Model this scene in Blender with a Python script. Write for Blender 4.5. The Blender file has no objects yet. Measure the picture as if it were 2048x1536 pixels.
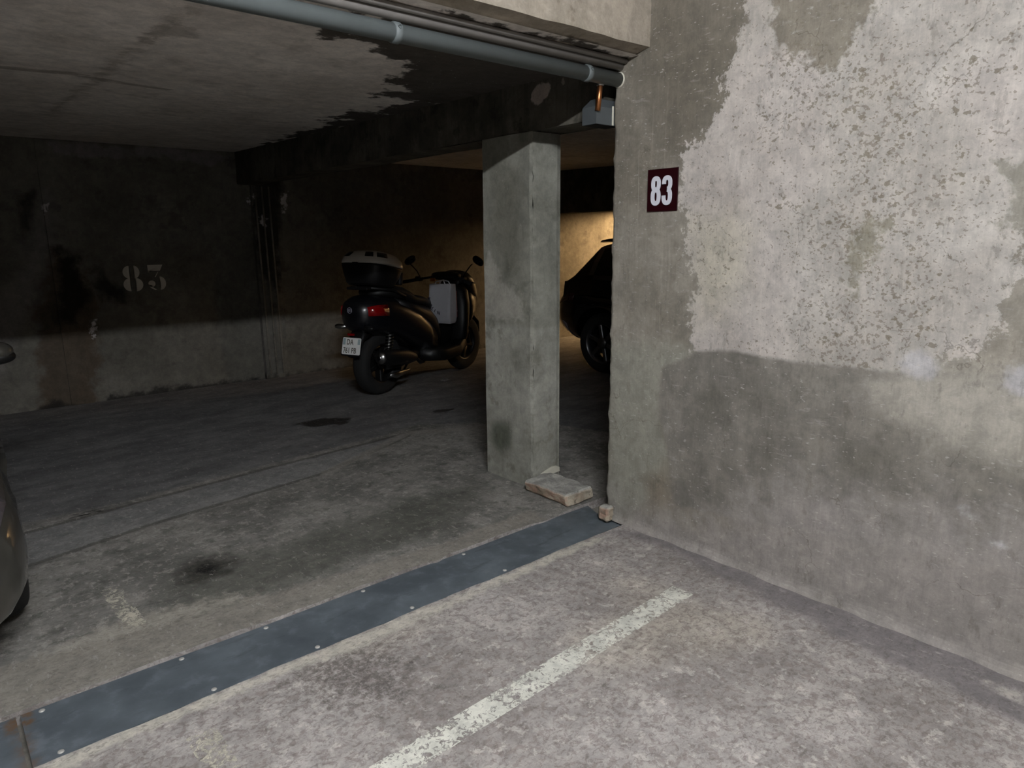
import bpy, bmesh, math, random
import numpy as np
from mathutils import Vector, Matrix, noise as mnoise

random.seed(83)
S = bpy.context.scene
COL = S.collection

# ------------------------------------------------------------------ camera
# world: X along the drain (to the right rear), Y along the right wall (to the left rear), Z up
cam_d = bpy.data.cameras.new('camera')
cam_d.sensor_fit = 'HORIZONTAL'
cam_d.sensor_width = 36.0
cam_d.lens = 36.0 * 1381.65 / 2048.0
cam_d.clip_start = 0.05
cam = bpy.data.objects.new('camera', cam_d)
COL.objects.link(cam)
right = Vector((0.75698009, -0.65337251, -0.0092472))
down = Vector((-0.1417114, -0.15033538, -0.97842585))
fwd = Vector((0.63788637, 0.74195933, -0.20639122))
m = Matrix.Identity(4)
for i in range(3):
    m[i][0] = right[i]; m[i][1] = -down[i]; m[i][2] = -fwd[i]
m.translation = Vector((0, 0, 1.42))
cam.matrix_world = m
S.camera = cam

# ------------------------------------------------------------------ world, exposure, lamps' strengths
wd = bpy.data.worlds.new('world')
S.world = wd
wd.use_nodes = True
wd.node_tree.nodes['Background'].inputs[0].default_value = (0.5, 0.52, 0.55, 1)
wd.node_tree.nodes['Background'].inputs[1].default_value = 0.0
S.view_settings.view_transform = 'Standard'
S.view_settings.look = 'None'
S.view_settings.gamma = 1.0
S.view_settings.use_curve_mapping = False
S.view_settings.exposure = 0.0
S.cycles.max_bounces = 5
S.cycles.diffuse_bounces = 4
S.cycles.glossy_bounces = 2
S.cycles.use_adaptive_sampling = True
S.cycles.adaptive_threshold = 0.05
LAMP_POWER = 680.0      # fluorescent tube over the aisle, emission strength
LAMP_COLOUR = (0.955, 0.985, 1.03)
WARM_POWER = 3600.0     # lamp beyond the far bays
WARM_COLOUR = (1.0, 0.63, 0.30)

# traced outlines of stains and patches, in metres on their own surfaces
TR = {
 'w_plaster': [(1.58,2.4),(1.59,2.27),(1.62,2.13),(1.69,2.05),(1.65,1.96),(1.74,1.84),(1.84,1.76),(1.86,1.69),(1.83,1.53),(1.8,1.36),(1.74,1.24),(1.78,1.06),(1.75,0.98),(1.71,0.78),(1.3,0.81),(0.96,0.84),(0.83,1.0),(0.7,1.04),(0.65,1.12),(0.64,1.22),(0.6,1.3),(0.6,1.42),(0.54,1.43),(0.31,1.37),(0.32,2.11)],
 'w_topdark': [(1.52,2.38),(1.48,2.26),(1.46,2.15),(1.41,2.07),(1.36,2.06),(1.3,2.03),(1.25,1.98),(1.21,2.0),(1.18,2.06),(1.16,2.1),(1.12,2.14),(1.1,2.27)],
 'w_topleft': [(2.03,2.52),(1.58,2.4),(1.61,2.2),(1.63,2.1),(1.7,2.02),(1.67,1.95),(1.76,1.83),(1.85,1.76),(1.96,1.79),(2.04,2.09)],
 'w_band': [(1.92,0.83),(1.72,0.93),(1.6,0.95),(1.31,0.94),(0.97,0.95),(0.83,0.96),(0.55,0.99),(0.26,0.99),(0.18,0.39),(0.68,0.33),(1.21,0.26),(1.83,0.19),(1.87,0.45),(1.93,0.61)],
 'w_cream': [(1.01,0.91),(0.92,0.95),(0.85,0.99),(0.55,0.99),(0.17,1.01),(0.13,0.74),(0.52,0.7),(0.63,0.72),(0.69,0.75),(0.79,0.75),(0.89,0.78),(0.99,0.84)],
 'w_edge': [(2.25,0.9),(1.99,0.93),(1.67,0.94),(1.73,0.87),(1.9,0.81),(1.93,0.61),(1.86,0.44),(1.86,0.24),(2.23,-0.07)],
 'w_midpatch': [(1.8,1.49),(1.59,1.52),(1.51,1.42),(1.53,1.25),(1.63,1.07),(1.74,1.07),(1.78,1.28)],
 'w_lowpale': [(2.2,0.08),(1.68,0.18),(1.19,0.48),(0.78,0.5),(0.43,0.54),(0.23,-0.13),(2.19,-0.17)],
 'w_brown': [(1.99,0.27),(1.88,0.37),(1.84,0.2),(1.96,0.14)],
 'w_right1': [(0.69,1.62),(0.54,1.63),(0.51,1.4),(0.64,1.43),(0.67,1.46),(0.64,1.53)],
 'w_arc': [(1.12,1.42),(1.04,1.47),(0.97,1.46),(1.02,1.4),(1.07,1.26),(1.08,1.19),(1.12,1.26)],
 'f_trenchband': [(-0.04,2.77),(0.23,2.72),(0.7,2.64),(1.14,2.6),(1.76,2.55),(2.33,2.57),(2.3,2.42),(1.66,2.4),(0.53,2.43),(-0.05,2.44)],
 'f_strip': [(0.19,4.03),(0.69,4.1),(1.64,4.21),(2.41,4.27),(2.79,4.33),(2.52,4.18),(1.75,3.87),(0.75,3.73),(0.15,3.58)],
 'f_far': [(-0.03,4.35),(0.29,4.19),(0.71,4.18),(1.67,4.29),(2.46,4.37),(2.82,4.45),(3.29,4.12),(3.65,3.68),(3.81,3.16),(4.6,2.62),(11.48,5.74),(8.46,8.79),(5.24,10.08),(-0.23,8.47)],
 'f_oil1': [(0.68,3.08),(0.79,3.18),(0.89,3.15),(0.94,3.03),(0.88,2.93),(0.79,2.9),(0.7,2.96)],
 'f_oil1c': [(0.77,3.04),(0.82,3.1),(0.86,3.04),(0.82,2.97)],
 'f_oil2': [(1.35,3.6),(1.44,3.63),(1.48,3.56),(1.41,3.52)],
 'f_oil3': [(0.43,4.14),(0.56,4.17),(0.68,4.12),(0.56,4.06)],
 'f_oil4': [(2.08,5.13),(2.38,5.18),(2.59,4.98),(2.42,4.82),(2.18,4.94)],
 'f_oil5': [(3.13,4.77),(3.36,4.73),(3.4,4.57),(3.17,4.6)],
 'f_grime': [(0.62,2.95),(0.92,3.05),(1.34,3.12),(1.89,3.16),(2.42,3.12),(2.33,2.92),(1.9,2.7),(1.3,2.64),(0.96,2.59),(0.67,2.65)],
 'f_front_dark': [(0.78,2.15),(1.01,2.16),(1.13,1.97),(1.11,1.75),(0.99,1.62),(0.83,1.74),(0.7,1.95)],
 'f_wallband': [(2.43,2.12),(2.49,1.81),(2.45,1.49),(2.39,1.19),(2.35,0.9),(2.32,0.57),(2.3,0.29),(2.58,0.34),(2.58,0.45),(2.59,0.84),(2.59,1.32),(2.63,1.94)],
 'f_cream': [(0.06,2.11),(0.36,2.12),(0.91,2.11),(1.46,2.09),(1.98,2.12),(2.36,2.1),(2.32,2.06),(1.92,2.06),(1.43,2.05),(0.99,2.04),(0.75,2.07),(0.46,2.07),(0.19,2.07),(0.12,2.05)],
 'f_white': [(2.48,0.42),(2.45,0.53),(2.46,0.57),(2.43,0.49),(2.41,0.4)],
 'f_line2': [(1.77,3.9),(2.6,4.31),(2.69,4.34),(3.23,4.05),(3.18,3.99),(2.64,4.24),(1.76,3.82)],
 'f_crumb': [(0.02,2.74),(0.45,2.84),(0.85,2.74),(0.96,2.59),(0.66,2.61),(0.4,2.61),(0.18,2.65),(0.01,2.66)],
 'c_wet': [(1.33,2.66),(1.48,2.62),(1.76,2.78),(1.87,2.7),(1.91,3.02),(2.0,3.22),(2.21,3.2),(2.19,3.63),(2.45,3.62),(2.41,4.07),(2.35,4.35),(2.47,4.87),(2.48,5.41),(2.49,6.03),(2.57,6.44),(2.58,4.1),(2.63,2.67),(2.66,2.3),(2.46,2.12),(1.41,2.21)],
 'c_seam': [(0.85,2.55),(0.88,2.52),(0.87,3.02),(0.87,3.34),(0.87,4.11),(0.86,5.37),(0.83,5.51),(0.83,4.07),(0.83,3.32)],
 'c_blot': [(0.83,3.28),(0.84,2.89),(0.91,2.91),(0.99,3.01),(0.89,3.09),(0.88,3.28)],
 'c_seam2': [(0.43,4.14),(0.74,4.07),(0.84,4.13),(1.23,4.21),(1.24,4.26),(0.85,4.21),(0.75,4.15),(0.44,4.21)],
 'c_line': [(1.49,4.2),(2.1,4.2),(2.08,3.3),(2.08,3.02),(2.09,3.03),(2.12,4.24),(1.51,4.24)],
 'b_rust': [(0.85,1.11),(0.97,1.36),(1.11,1.29),(1.18,1.09),(1.24,0.92),(1.12,-0.12),(0.69,-0.05),(0.77,0.86)],
 'b_black': [(0.78,1.77),(0.89,1.85),(0.81,1.52),(0.74,1.48)],
 'b_black2': [(0.99,1.36),(1.15,1.33),(1.14,1.1),(1.3,0.91),(1.46,0.9),(1.47,1.01),(1.29,1.18),(1.2,1.05),(1.04,0.71),(0.93,0.76)],
 'b_pale': [(0.81,1.48),(0.96,1.85),(1.01,1.69),(1.02,1.44),(0.88,1.19),(0.79,0.94),(0.55,0.54),(0.24,-0.01),(-0.22,0.03),(-0.14,0.62),(0.66,1.12)],
 'b_top': [(1.04,2.24),(2.2,2.25),(2.57,2.24),(2.37,2.13),(1.8,2.19),(1.32,2.12),(1.07,2.14)],
 'b_arc': [(2.47,2.19),(2.61,2.15),(2.7,2.01),(2.68,1.53),(2.71,1.03),(2.91,0.91),(3.0,2.02),(2.86,2.16)],
 'b_spot1': [(2.64,1.84),(2.71,1.87),(2.68,1.75),(2.65,1.72)],
 'b_spot2': [(2.74,1.67),(2.82,1.65),(2.78,1.53),(2.75,1.55)],
 'b_spot3': [(2.99,1.85),(3.09,1.95),(3.06,1.75),(3.0,1.68)],
 'b_spot4': [(0.93,1.75),(0.98,1.75),(0.95,1.65),(0.93,1.65)],
 'b_spot5': [(1.16,0.74),(1.22,0.76),(1.18,0.58),(1.14,0.61)],
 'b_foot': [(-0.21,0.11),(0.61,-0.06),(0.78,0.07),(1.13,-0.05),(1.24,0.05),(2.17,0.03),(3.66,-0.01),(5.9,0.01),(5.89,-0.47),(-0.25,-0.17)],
 'm_patch': [(2.81,2.13),(2.78,2.17),(2.72,2.19),(2.66,2.18),(2.66,2.16),(2.68,2.12),(2.74,2.09),(2.79,2.09)],
 'm_patch2': [(2.59,2.18),(2.57,2.19),(2.56,2.17),(2.57,2.15),(2.59,2.16)],
 'k_plast': [(3.22,1.18),(3.17,1.38),(3.07,1.19),(2.9,1.11),(2.88,0.99),(3.03,0.96),(3.22,0.97)],
 'k_green': [(3.16,0.31),(3.0,0.34),(2.99,0.22),(3.1,0.15),(3.17,0.21)],
 'k_wet': [(3.11,1.82),(2.89,1.8),(2.88,1.19),(3.03,1.19),(3.14,1.41)],
}
# ------------------------------------------------------------------ mesh helpers
def link(o, parent=None):
    COL.objects.link(o)
    if parent is not None:
        o.parent = parent
    return o

def mesh_obj(name, verts, faces, material, parent=None, smooth=False, attrs=None):
    me = bpy.data.meshes.new(name)
    me.from_pydata([tuple(v) for v in verts], [], [tuple(f) for f in faces])
    me.update()
    if smooth:
        me.polygons.foreach_set('use_smooth', [True] * len(me.polygons))
    if attrs:
        for k, a in attrs.items():
            at = me.attributes.new(k, 'FLOAT', 'POINT')
            at.data.foreach_set('value', np.asarray(a, dtype=np.float32))
    if material is not None:
        me.materials.append(material)
    return link(bpy.data.objects.new(name, me), parent)

def bm_obj(name, bm, material, parent=None, smooth=False):
    me = bpy.data.meshes.new(name)
    bmesh.ops.recalc_face_normals(bm, faces=bm.faces)
    bm.to_mesh(me); bm.free()
    if smooth:
        me.polygons.foreach_set('use_smooth', [True] * len(me.polygons))
    me.materials.append(material)
    return link(bpy.data.objects.new(name, me), parent)

def thing(name, label, cat, loc=(0, 0, 0), rz=0.0, group=None):
    o = bpy.data.objects.new(name, None)
    o.empty_display_size = 0.1
    COL.objects.link(o)
    o.location = loc; o.rotation_euler = (0, 0, rz)
    o['label'] = label; o['category'] = cat
    if group: o['group'] = group
    return o

def tag(o, label, cat, group=None):
    o['label'] = label; o['category'] = cat
    if group: o['group'] = group
    return o

def struct(o, label=None):
    o['kind'] = 'structure'
    if label: o['label'] = label
    return o

def sub_box(bm, lo, hi, bevel=0.0, seg=2, mat=None):
    r = bmesh.ops.create_cube(bm, size=1.0)
    c = [(a + b) / 2 for a, b in zip(lo, hi)]; s = [b - a for a, b in zip(lo, hi)]
    vs = r['verts']
    for v in vs:
        v.co = Vector((v.co.x * s[0] + c[0], v.co.y * s[1] + c[1], v.co.z * s[2] + c[2]))
    if mat is not None:
        bmesh.ops.transform(bm, matrix=mat, verts=vs)
    if bevel > 0:
        es = list({e for v in vs for e in v.link_edges})
        bmesh.ops.bevel(bm, geom=es, offset=bevel, segments=seg, affect='EDGES', profile=0.5)

def box(name, lo, hi, material, parent=None, bevel=0.0, seg=2, mat=None, smooth=False):
    bm = bmesh.new()
    sub_box(bm, lo, hi, bevel, seg, mat)
    return bm_obj(name, bm, material, parent, smooth)

def rough_box(name, lo, hi, material, parent=None, cut=5, amp=0.006, bevel=0.01, nscale=14.0):
    bm = bmesh.new()
    sub_box(bm, lo, hi, bevel, 1)
    bmesh.ops.subdivide_edges(bm, edges=[e for e in bm.edges if e.calc_length() > 0.03], cuts=cut, use_grid_fill=True)
    for v in bm.verts:
        n = mnoise.noise_vector(v.co * nscale)
        n2 = mnoise.noise_vector(v.co * nscale * 3.1)
        v.co += n * amp + n2 * amp * 0.4
    return bm_obj(name, bm, material, parent, False)

def frame_of(d):
    d = d.normalized()
    up = Vector((0, 0, 1)) if abs(d.z) < 0.95 else Vector((1, 0, 0))
    a = d.cross(up).normalized(); b = d.cross(a).normalized()
    return a, b

def tube_data(path, r, n=12, cap=True):
    path = [Vector(p) for p in path]
    rs = r if isinstance(r, (list, tuple)) else [r] * len(path)
    V = []; Fc = []
    a0 = None
    for i, p in enumerate(path):
        d = path[min(i + 1, len(path) - 1)] - path[max(i - 1, 0)]
        a, b = frame_of(d)
        if a0 is not None:
            a = (a0 - d.normalized() * a0.dot(d.normalized())).normalized(); b = d.normalized().cross(a)
        a0 = a
        for k in range(n):
            t = 2 * math.pi * k / n
            V.append(p + (a * math.cos(t) + b * math.sin(t)) * rs[i])
    for i in range(len(path) - 1):
        for k in range(n):
            Fc.append((i * n + k, i * n + (k + 1) % n, (i + 1) * n + (k + 1) % n, (i + 1) * n + k))
    if cap:
        Fc.append(tuple(range(n - 1, -1, -1)))
        Fc.append(tuple(range((len(path) - 1) * n, len(path) * n)))
    return V, Fc

def tube(name, path, r, material, parent=None, n=12, smooth=True):
    V, Fc = tube_data(path, r, n)
    return mesh_obj(name, V, Fc, material, parent, smooth)

def lathe(name, prof, material, parent=None, n=32, axis='Y', at=(0, 0, 0), smooth=True):
    """prof: list of (radius, along)"""
    V = []; Fc = []
    for r, h in prof:
        for k in range(n):
            t = 2 * math.pi * k / n
            c, s = r * math.cos(t), r * math.sin(t)
            p = {'Y': (c, h, s), 'X': (h, c, s), 'Z': (c, s, h)}[axis]
            V.append((p[0] + at[0], p[1] + at[1], p[2] + at[2]))
    for i in range(len(prof) - 1):
        for k in range(n):
            Fc.append((i * n + k, i * n + (k + 1) % n, (i + 1) * n + (k + 1) % n, (i + 1) * n + k))
    return mesh_obj(name, V, Fc, material, parent, smooth)

def super_ring(c, a, b, n=24, e=2.5, plane='YZ'):
    out = []
    for k in range(n):
        t = 2 * math.pi * k / n
        ct, st = math.cos(t), math.sin(t)
        u = a * math.copysign(abs(ct) ** (2 / e), ct); v = b * math.copysign(abs(st) ** (2 / e), st)
        if plane == 'YZ': out.append((c[0], c[1] + u, c[2] + v))
        elif plane == 'XZ': out.append((c[0] + u, c[1], c[2] + v))
        else: out.append((c[0] + u, c[1] + v, c[2]))
    return out

def loft(name, rings, material, parent=None, smooth=True, cap=True):
    n = len(rings[0]); V = [p for r in rings for p in r]; Fc = []
    for i in range(len(rings) - 1):
        for k in range(n):
            Fc.append((i * n + k, i * n + (k + 1) % n, (i + 1) * n + (k + 1) % n, (i + 1) * n + k))
    if cap:
        Fc.append(tuple(range(n - 1, -1, -1)))
        Fc.append(tuple(range((len(rings) - 1) * n, len(rings) * n)))
    bm = bmesh.new()
    vs = [bm.verts.new(v) for v in V]
    for f in Fc:
        try: bm.faces.new([vs[i] for i in f])
        except ValueError: pass
    return bm_obj(name, bm, material, parent, smooth)

def loft_panel(name, rings, i0, i1, k0, k1, off, material, parent=None):
    """a patch of a loft's surface, lifted by off and given thickness"""
    n = len(rings[0]); V = []; Fc = []
    P = [[Vector(p) for p in r] for r in rings]
    rows = list(range(i0, i1 + 1)); cols = list(range(k0, k1 + 1))
    cen = sum((P[i][k % n] for i in rows for k in range(n)), Vector()) / (len(rows) * n)
    for lay in (off, -0.004):
        for i in rows:
            for k in cols:
                p = P[i][k % n]
                du = P[i][(k + 1) % n] - P[i][(k - 1) % n]
                dv = P[min(i + 1, len(P) - 1)][k % n] - P[max(i - 1, 0)][k % n]
                nr = du.cross(dv)
                if nr.length > 1e-9: nr.normalize()
                ci = sum(P[i], Vector()) / n
                if nr.dot(p - ci) < 0: nr = -nr
                V.append(p + nr * lay)
    R, Cc = len(rows), len(cols)
    for i in range(R - 1):
        for k in range(Cc - 1):
            a = i * Cc + k
            Fc.append((a, a + 1, a + Cc + 1, a + Cc))
            b = a + R * Cc
            Fc.append((b, b + Cc, b + Cc + 1, b + 1))
    def wall(seq):
        for a, b in zip(seq[:-1], seq[1:]):
            Fc.append((a, b, b + R * Cc, a + R * Cc))
    wall([k for k in range(Cc)]); wall([(R - 1) * Cc + k for k in range(Cc)])
    wall([i * Cc for i in range(R)]); wall([i * Cc + Cc - 1 for i in range(R)])
    bm = bmesh.new()
    vs = [bm.verts.new(v) for v in V]
    for f in Fc:
        try: bm.faces.new([vs[i] for i in f])
        except ValueError: pass
    return bm_obj(name, bm, material, parent, True)

def poly_plate(name, pts2, fn, thick, material, parent=None):
    """extruded flat polygon(s): pts2 is a list of outlines in (u,v); fn(u,v,h)->xyz"""
    bm = bmesh.new()
    for pts in pts2:
        top = [bm.verts.new(fn(u, v, thick)) for u, v in pts]
        bot = [bm.verts.new(fn(u, v, 0.0)) for u, v in pts]
        n = len(pts)
        bm.faces.new(top)
        bm.faces.new(list(reversed(bot)))
        for i in range(n):
            bm.faces.new((top[i], bot[i], bot[(i + 1) % n], top[(i + 1) % n]))
    bmesh.ops.triangulate(bm, faces=[f for f in bm.faces if len(f.verts) > 4])
    return bm_obj(name, bm, material, parent)

def text_mesh(name, body, size, fn, material, parent=None, thick=0.001, xs=1.0, bold=0.0):
    """text as real lettering; fn(u,v,h)->xyz, u,v from the text's lower left corner"""
    cu = bpy.data.curves.new('lettering', 'FONT')
    cu.body = body; cu.size = size; cu.extrude = thick / 2; cu.offset = bold; cu.resolution_u = 4
    tmp = bpy.data.objects.new('lettering', cu)
    COL.objects.link(tmp)
    dg = bpy.context.evaluated_depsgraph_get()
    me = bpy.data.meshes.new_from_object(tmp.evaluated_get(dg))
    bpy.data.objects.remove(tmp)
    for v in me.vertices:
        v.co = Vector(fn(v.co.x * xs, v.co.y, v.co.z + thick / 2))
    me.materials.clear(); me.materials.append(material)
    me.name = name
    return link(bpy.data.objects.new(name, me), parent)

def sdf(poly, U, V):
    """signed distance (inside positive) to a polygon in metres"""
    P = np.array(poly, float); Q = np.roll(P, -1, axis=0)
    d2 = np.full(U.shape, 1e9); inside = np.zeros(U.shape, bool)
    for (x0, y0), (x1, y1) in zip(P, Q):
        ex, ey = x1 - x0, y1 - y0
        L = ex * ex + ey * ey + 1e-12
        t = np.clip(((U - x0) * ex + (V - y0) * ey) / L, 0, 1)
        d2 = np.minimum(d2, (U - x0 - t * ex) ** 2 + (V - y0 - t * ey) ** 2)
        c = ((y0 > V) != (y1 > V)) & (U < ex * (V - y0) / (ey if abs(ey) > 1e-9 else 1e-9) + x0)
        inside ^= c
    d = np.sqrt(d2)
    return np.clip(np.where(inside, d, -d), -0.5, 0.5)

def lines(*segs):
    """non-uniform grid lines: (start, end, step) runs"""
    out = []
    for a, b, s in segs:
        n = max(1, int(round((b - a) / s)))
        out += [a + (b - a) * i / n for i in range(n)]
    out.append(segs[-1][1])
    return np.array(out)

class GridMesh:
    """grids with named signed-distance attributes, joined in one mesh"""
    def __init__(self, fields):
        self.V = []; self.F = []; self.A = {k: [] for k in fields}; self.fields = fields
    def grid(self, us, vs, fn, flip=False):
        U, Vv = np.meshgrid(us, vs, indexing='ij'); b = len(self.V)
        X, Y, Z = fn(U, Vv)
        X = np.broadcast_to(X, U.shape); Y = np.broadcast_to(Y, U.shape); Z = np.broadcast_to(Z, U.shape)
        self.V += list(zip(X.ravel().tolist(), Y.ravel().tolist(), Z.ravel().tolist()))
        nu, nv = U.shape
        for i in range(nu - 1):
            for j in range(nv - 1):
                q = (b + i * nv + j, b + (i + 1) * nv + j, b + (i + 1) * nv + j + 1, b + i * nv + j + 1)
                self.F.append(q[::-1] if flip else q)
        for k, f in self.fields.items():
            self.A[k] += f(U, Vv).ravel().tolist()
        return self
    def quad(self, pts):
        b = len(self.V)
        self.V += [tuple(p) for p in pts]; self.F.append(tuple(range(b, b + len(pts))))
        for k in self.A: self.A[k] += [-0.5] * len(pts)
        return self
    def build(self, name, material, parent=None, smooth=False):
        return mesh_obj(name, self.V, self.F, material, parent, smooth, self.A)

def P(key):
    return lambda U, V, p=TR[key]: sdf(p, U, V)

# ------------------------------------------------------------------ materials
def srgb(r, g, b):
    f = lambda c: (c / 255 / 12.92) if c / 255 <= 0.04045 else ((c / 255 + 0.055) / 1.055) ** 2.4
    return (f(r), f(g), f(b), 1.0)

class G:
    def __init__(self, name):
        self.m = bpy.data.materials.new(name); self.m.use_nodes = True
        self.nt = self.m.node_tree; self.N = self.nt.nodes; self.L = self.nt.links
        self.bsdf = self.N['Principled BSDF']; self.out = self.N['Material Output']
        self.co = self.N.new('ShaderNodeTexCoord').outputs['Object']
        self.cache = {}
    def _in(self, sock, v):
        if hasattr(v, 'is_linked') or isinstance(v, bpy.types.NodeSocket): self.L.new(v, sock)
        elif v is not None: sock.default_value = v
    def vec(self, scale=(1, 1, 1), rot=(0, 0, 0), loc=(0, 0, 0)):
        n = self.N.new('ShaderNodeMapping')
        n.inputs['Scale'].default_value = scale; n.inputs['Rotation'].default_value = rot; n.inputs['Location'].default_value = loc
        self.L.new(self.co, n.inputs['Vector']); return n.outputs[0]
    def noise(self, scale, detail=4, rough=0.55, vec=None, dist=0.0):
        detail = min(detail, 5)
        key = (scale, detail, rough, dist) if vec is None else None
        if key in self.cache: return self.cache[key]
        n = self.N.new('ShaderNodeTexNoise')
        if key: self.cache[key] = n.outputs[0]
        n.inputs['Scale'].default_value = scale; n.inputs['Detail'].default_value = detail
        n.inputs['Roughness'].default_value = rough; n.inputs['Distortion'].default_value = dist
        self.L.new(vec or self.co, n.inputs['Vector']); return n.outputs[0]
    def voronoi(self, scale, vec=None, feature='F1'):
        n = self.N.new('ShaderNodeTexVoronoi'); n.feature = feature
        n.inputs['Scale'].default_value = scale
        self.L.new(vec or self.co, n.inputs['Vector']); return n.outputs['Distance']
    def attr(self, name):
        n = self.N.new('ShaderNodeAttribute'); n.attribute_name = name
        return n.outputs['Fac']
    def math(self, op, a, b=None, c=None):
        n = self.N.new('ShaderNodeMath'); n.operation = op
        self._in(n.inputs[0], a); self._in(n.inputs[1], b)
        if c is not None: self._in(n.inputs[2], c)
        return n.outputs[0]
    def step(self, v, lo, hi, a=0.0, b=1.0):
        n = self.N.new('ShaderNodeMapRange'); n.interpolation_type = 'SMOOTHSTEP'
        self._in(n.inputs['Value'], v)
        n.inputs['From Min'].default_value = lo; n.inputs['From Max'].default_value = hi
        n.inputs['To Min'].default_value = a; n.inputs['To Max'].default_value = b
        return n.outputs[0]
    def mix(self, f, a, b, mode='MIX'):
        n = self.N.new('ShaderNodeMix'); n.data_type = 'RGBA'; n.blend_type = mode
        self._in(n.inputs[0], f); self._in(n.inputs[6], a); self._in(n.inputs[7], b)
        return n.outputs[2]
    def bump(self, h, strength=0.3, dist=0.01):
        n = self.N.new('ShaderNodeBump')
        n.inputs['Strength'].default_value = strength; n.inputs['Distance'].default_value = dist
        self._in(n.inputs['Height'], h); self.L.new(n.outputs[0], self.bsdf.inputs['Normal'])
    def set(self, **k):
        for a, v in k.items():
            self._in(self.bsdf.inputs[{'base': 'Base Color', 'rough': 'Roughness', 'metal': 'Metallic', 'spec': 'Specular IOR Level',
                                       'coat': 'Coat Weight', 'coat_rough': 'Coat Roughness', 'trans': 'Transmission Weight', 'ior': 'IOR',
                                       'alpha': 'Alpha', 'emit': 'Emission Color', 'emit_s': 'Emission Strength'}[a]], v)
        return self
    def layer(self, cur, field, colour, amp=0.06, ns=12, soft=0.02, op=1.0, bias=0.0, gate=None, vec=None, detail=6):
        """mix a stain in where its signed distance plus noise is positive"""
        d = self.attr(field) if isinstance(field, str) else field
        if vec is None: ns = 6.0 if ns <= 8 else (12.0 if ns <= 14 else 23.0)      # shared noises keep the material quick
        n = self.noise(ns, 5, 0.62, vec)
        v = self.math('ADD', d, self.math('MULTIPLY', self.math('SUBTRACT', n, 0.5), amp * 2))
        f = self.math('MULTIPLY', self.step(v, -soft + bias, soft + bias), op)
        if gate is not None:
            f = self.math('MULTIPLY', f, gate)
        return self.mix(f, cur, colour), f

def plain(name, colour, rough=0.5, metal=0.0, vary=0.12, scale=20, coat=0.0, spec=0.5, bump=0.0):
    g = G(name)
    n = g.noise(scale, 4, 0.6)
    dark = tuple(c * (1 - vary) for c in colour[:3]) + (1,)
    lite = tuple(min(1, c * (1 + vary)) for c in colour[:3]) + (1,)
    g.set(base=g.mix(n, dark, lite), rough=rough, metal=metal, coat=coat, spec=spec)
    if bump: g.bump(g.noise(scale * 4, 4), bump, 0.002)
    return g.m

def glow(name, colour, strength):
    g = G(name)
    g.set(base=(0.8, 0.8, 0.8, 1), emit=tuple(colour) + (1,), emit_s=strength)
    return g.m

# ------------------------------------------------------------------ concrete surfaces
def fine(g, cur, amt=0.16, scale=70):
    """fine grain of the concrete"""
    n = g.noise(scale, 5, 0.7)
    cur = g.mix(1.0, cur, g.mix(n, (1 - amt * 1.6,) * 3 + (1,), (1 + amt,) * 3 + (1,)), 'MULTIPLY')
    m = g.step(g.noise(13, 9, 0.78, None, 0.3), 0.3, 0.7)
    return g.mix(1.0, cur, g.mix(m, (0.80, 0.80, 0.80, 1), (1.13, 1.12, 1.11, 1)), 'MULTIPLY')

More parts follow.
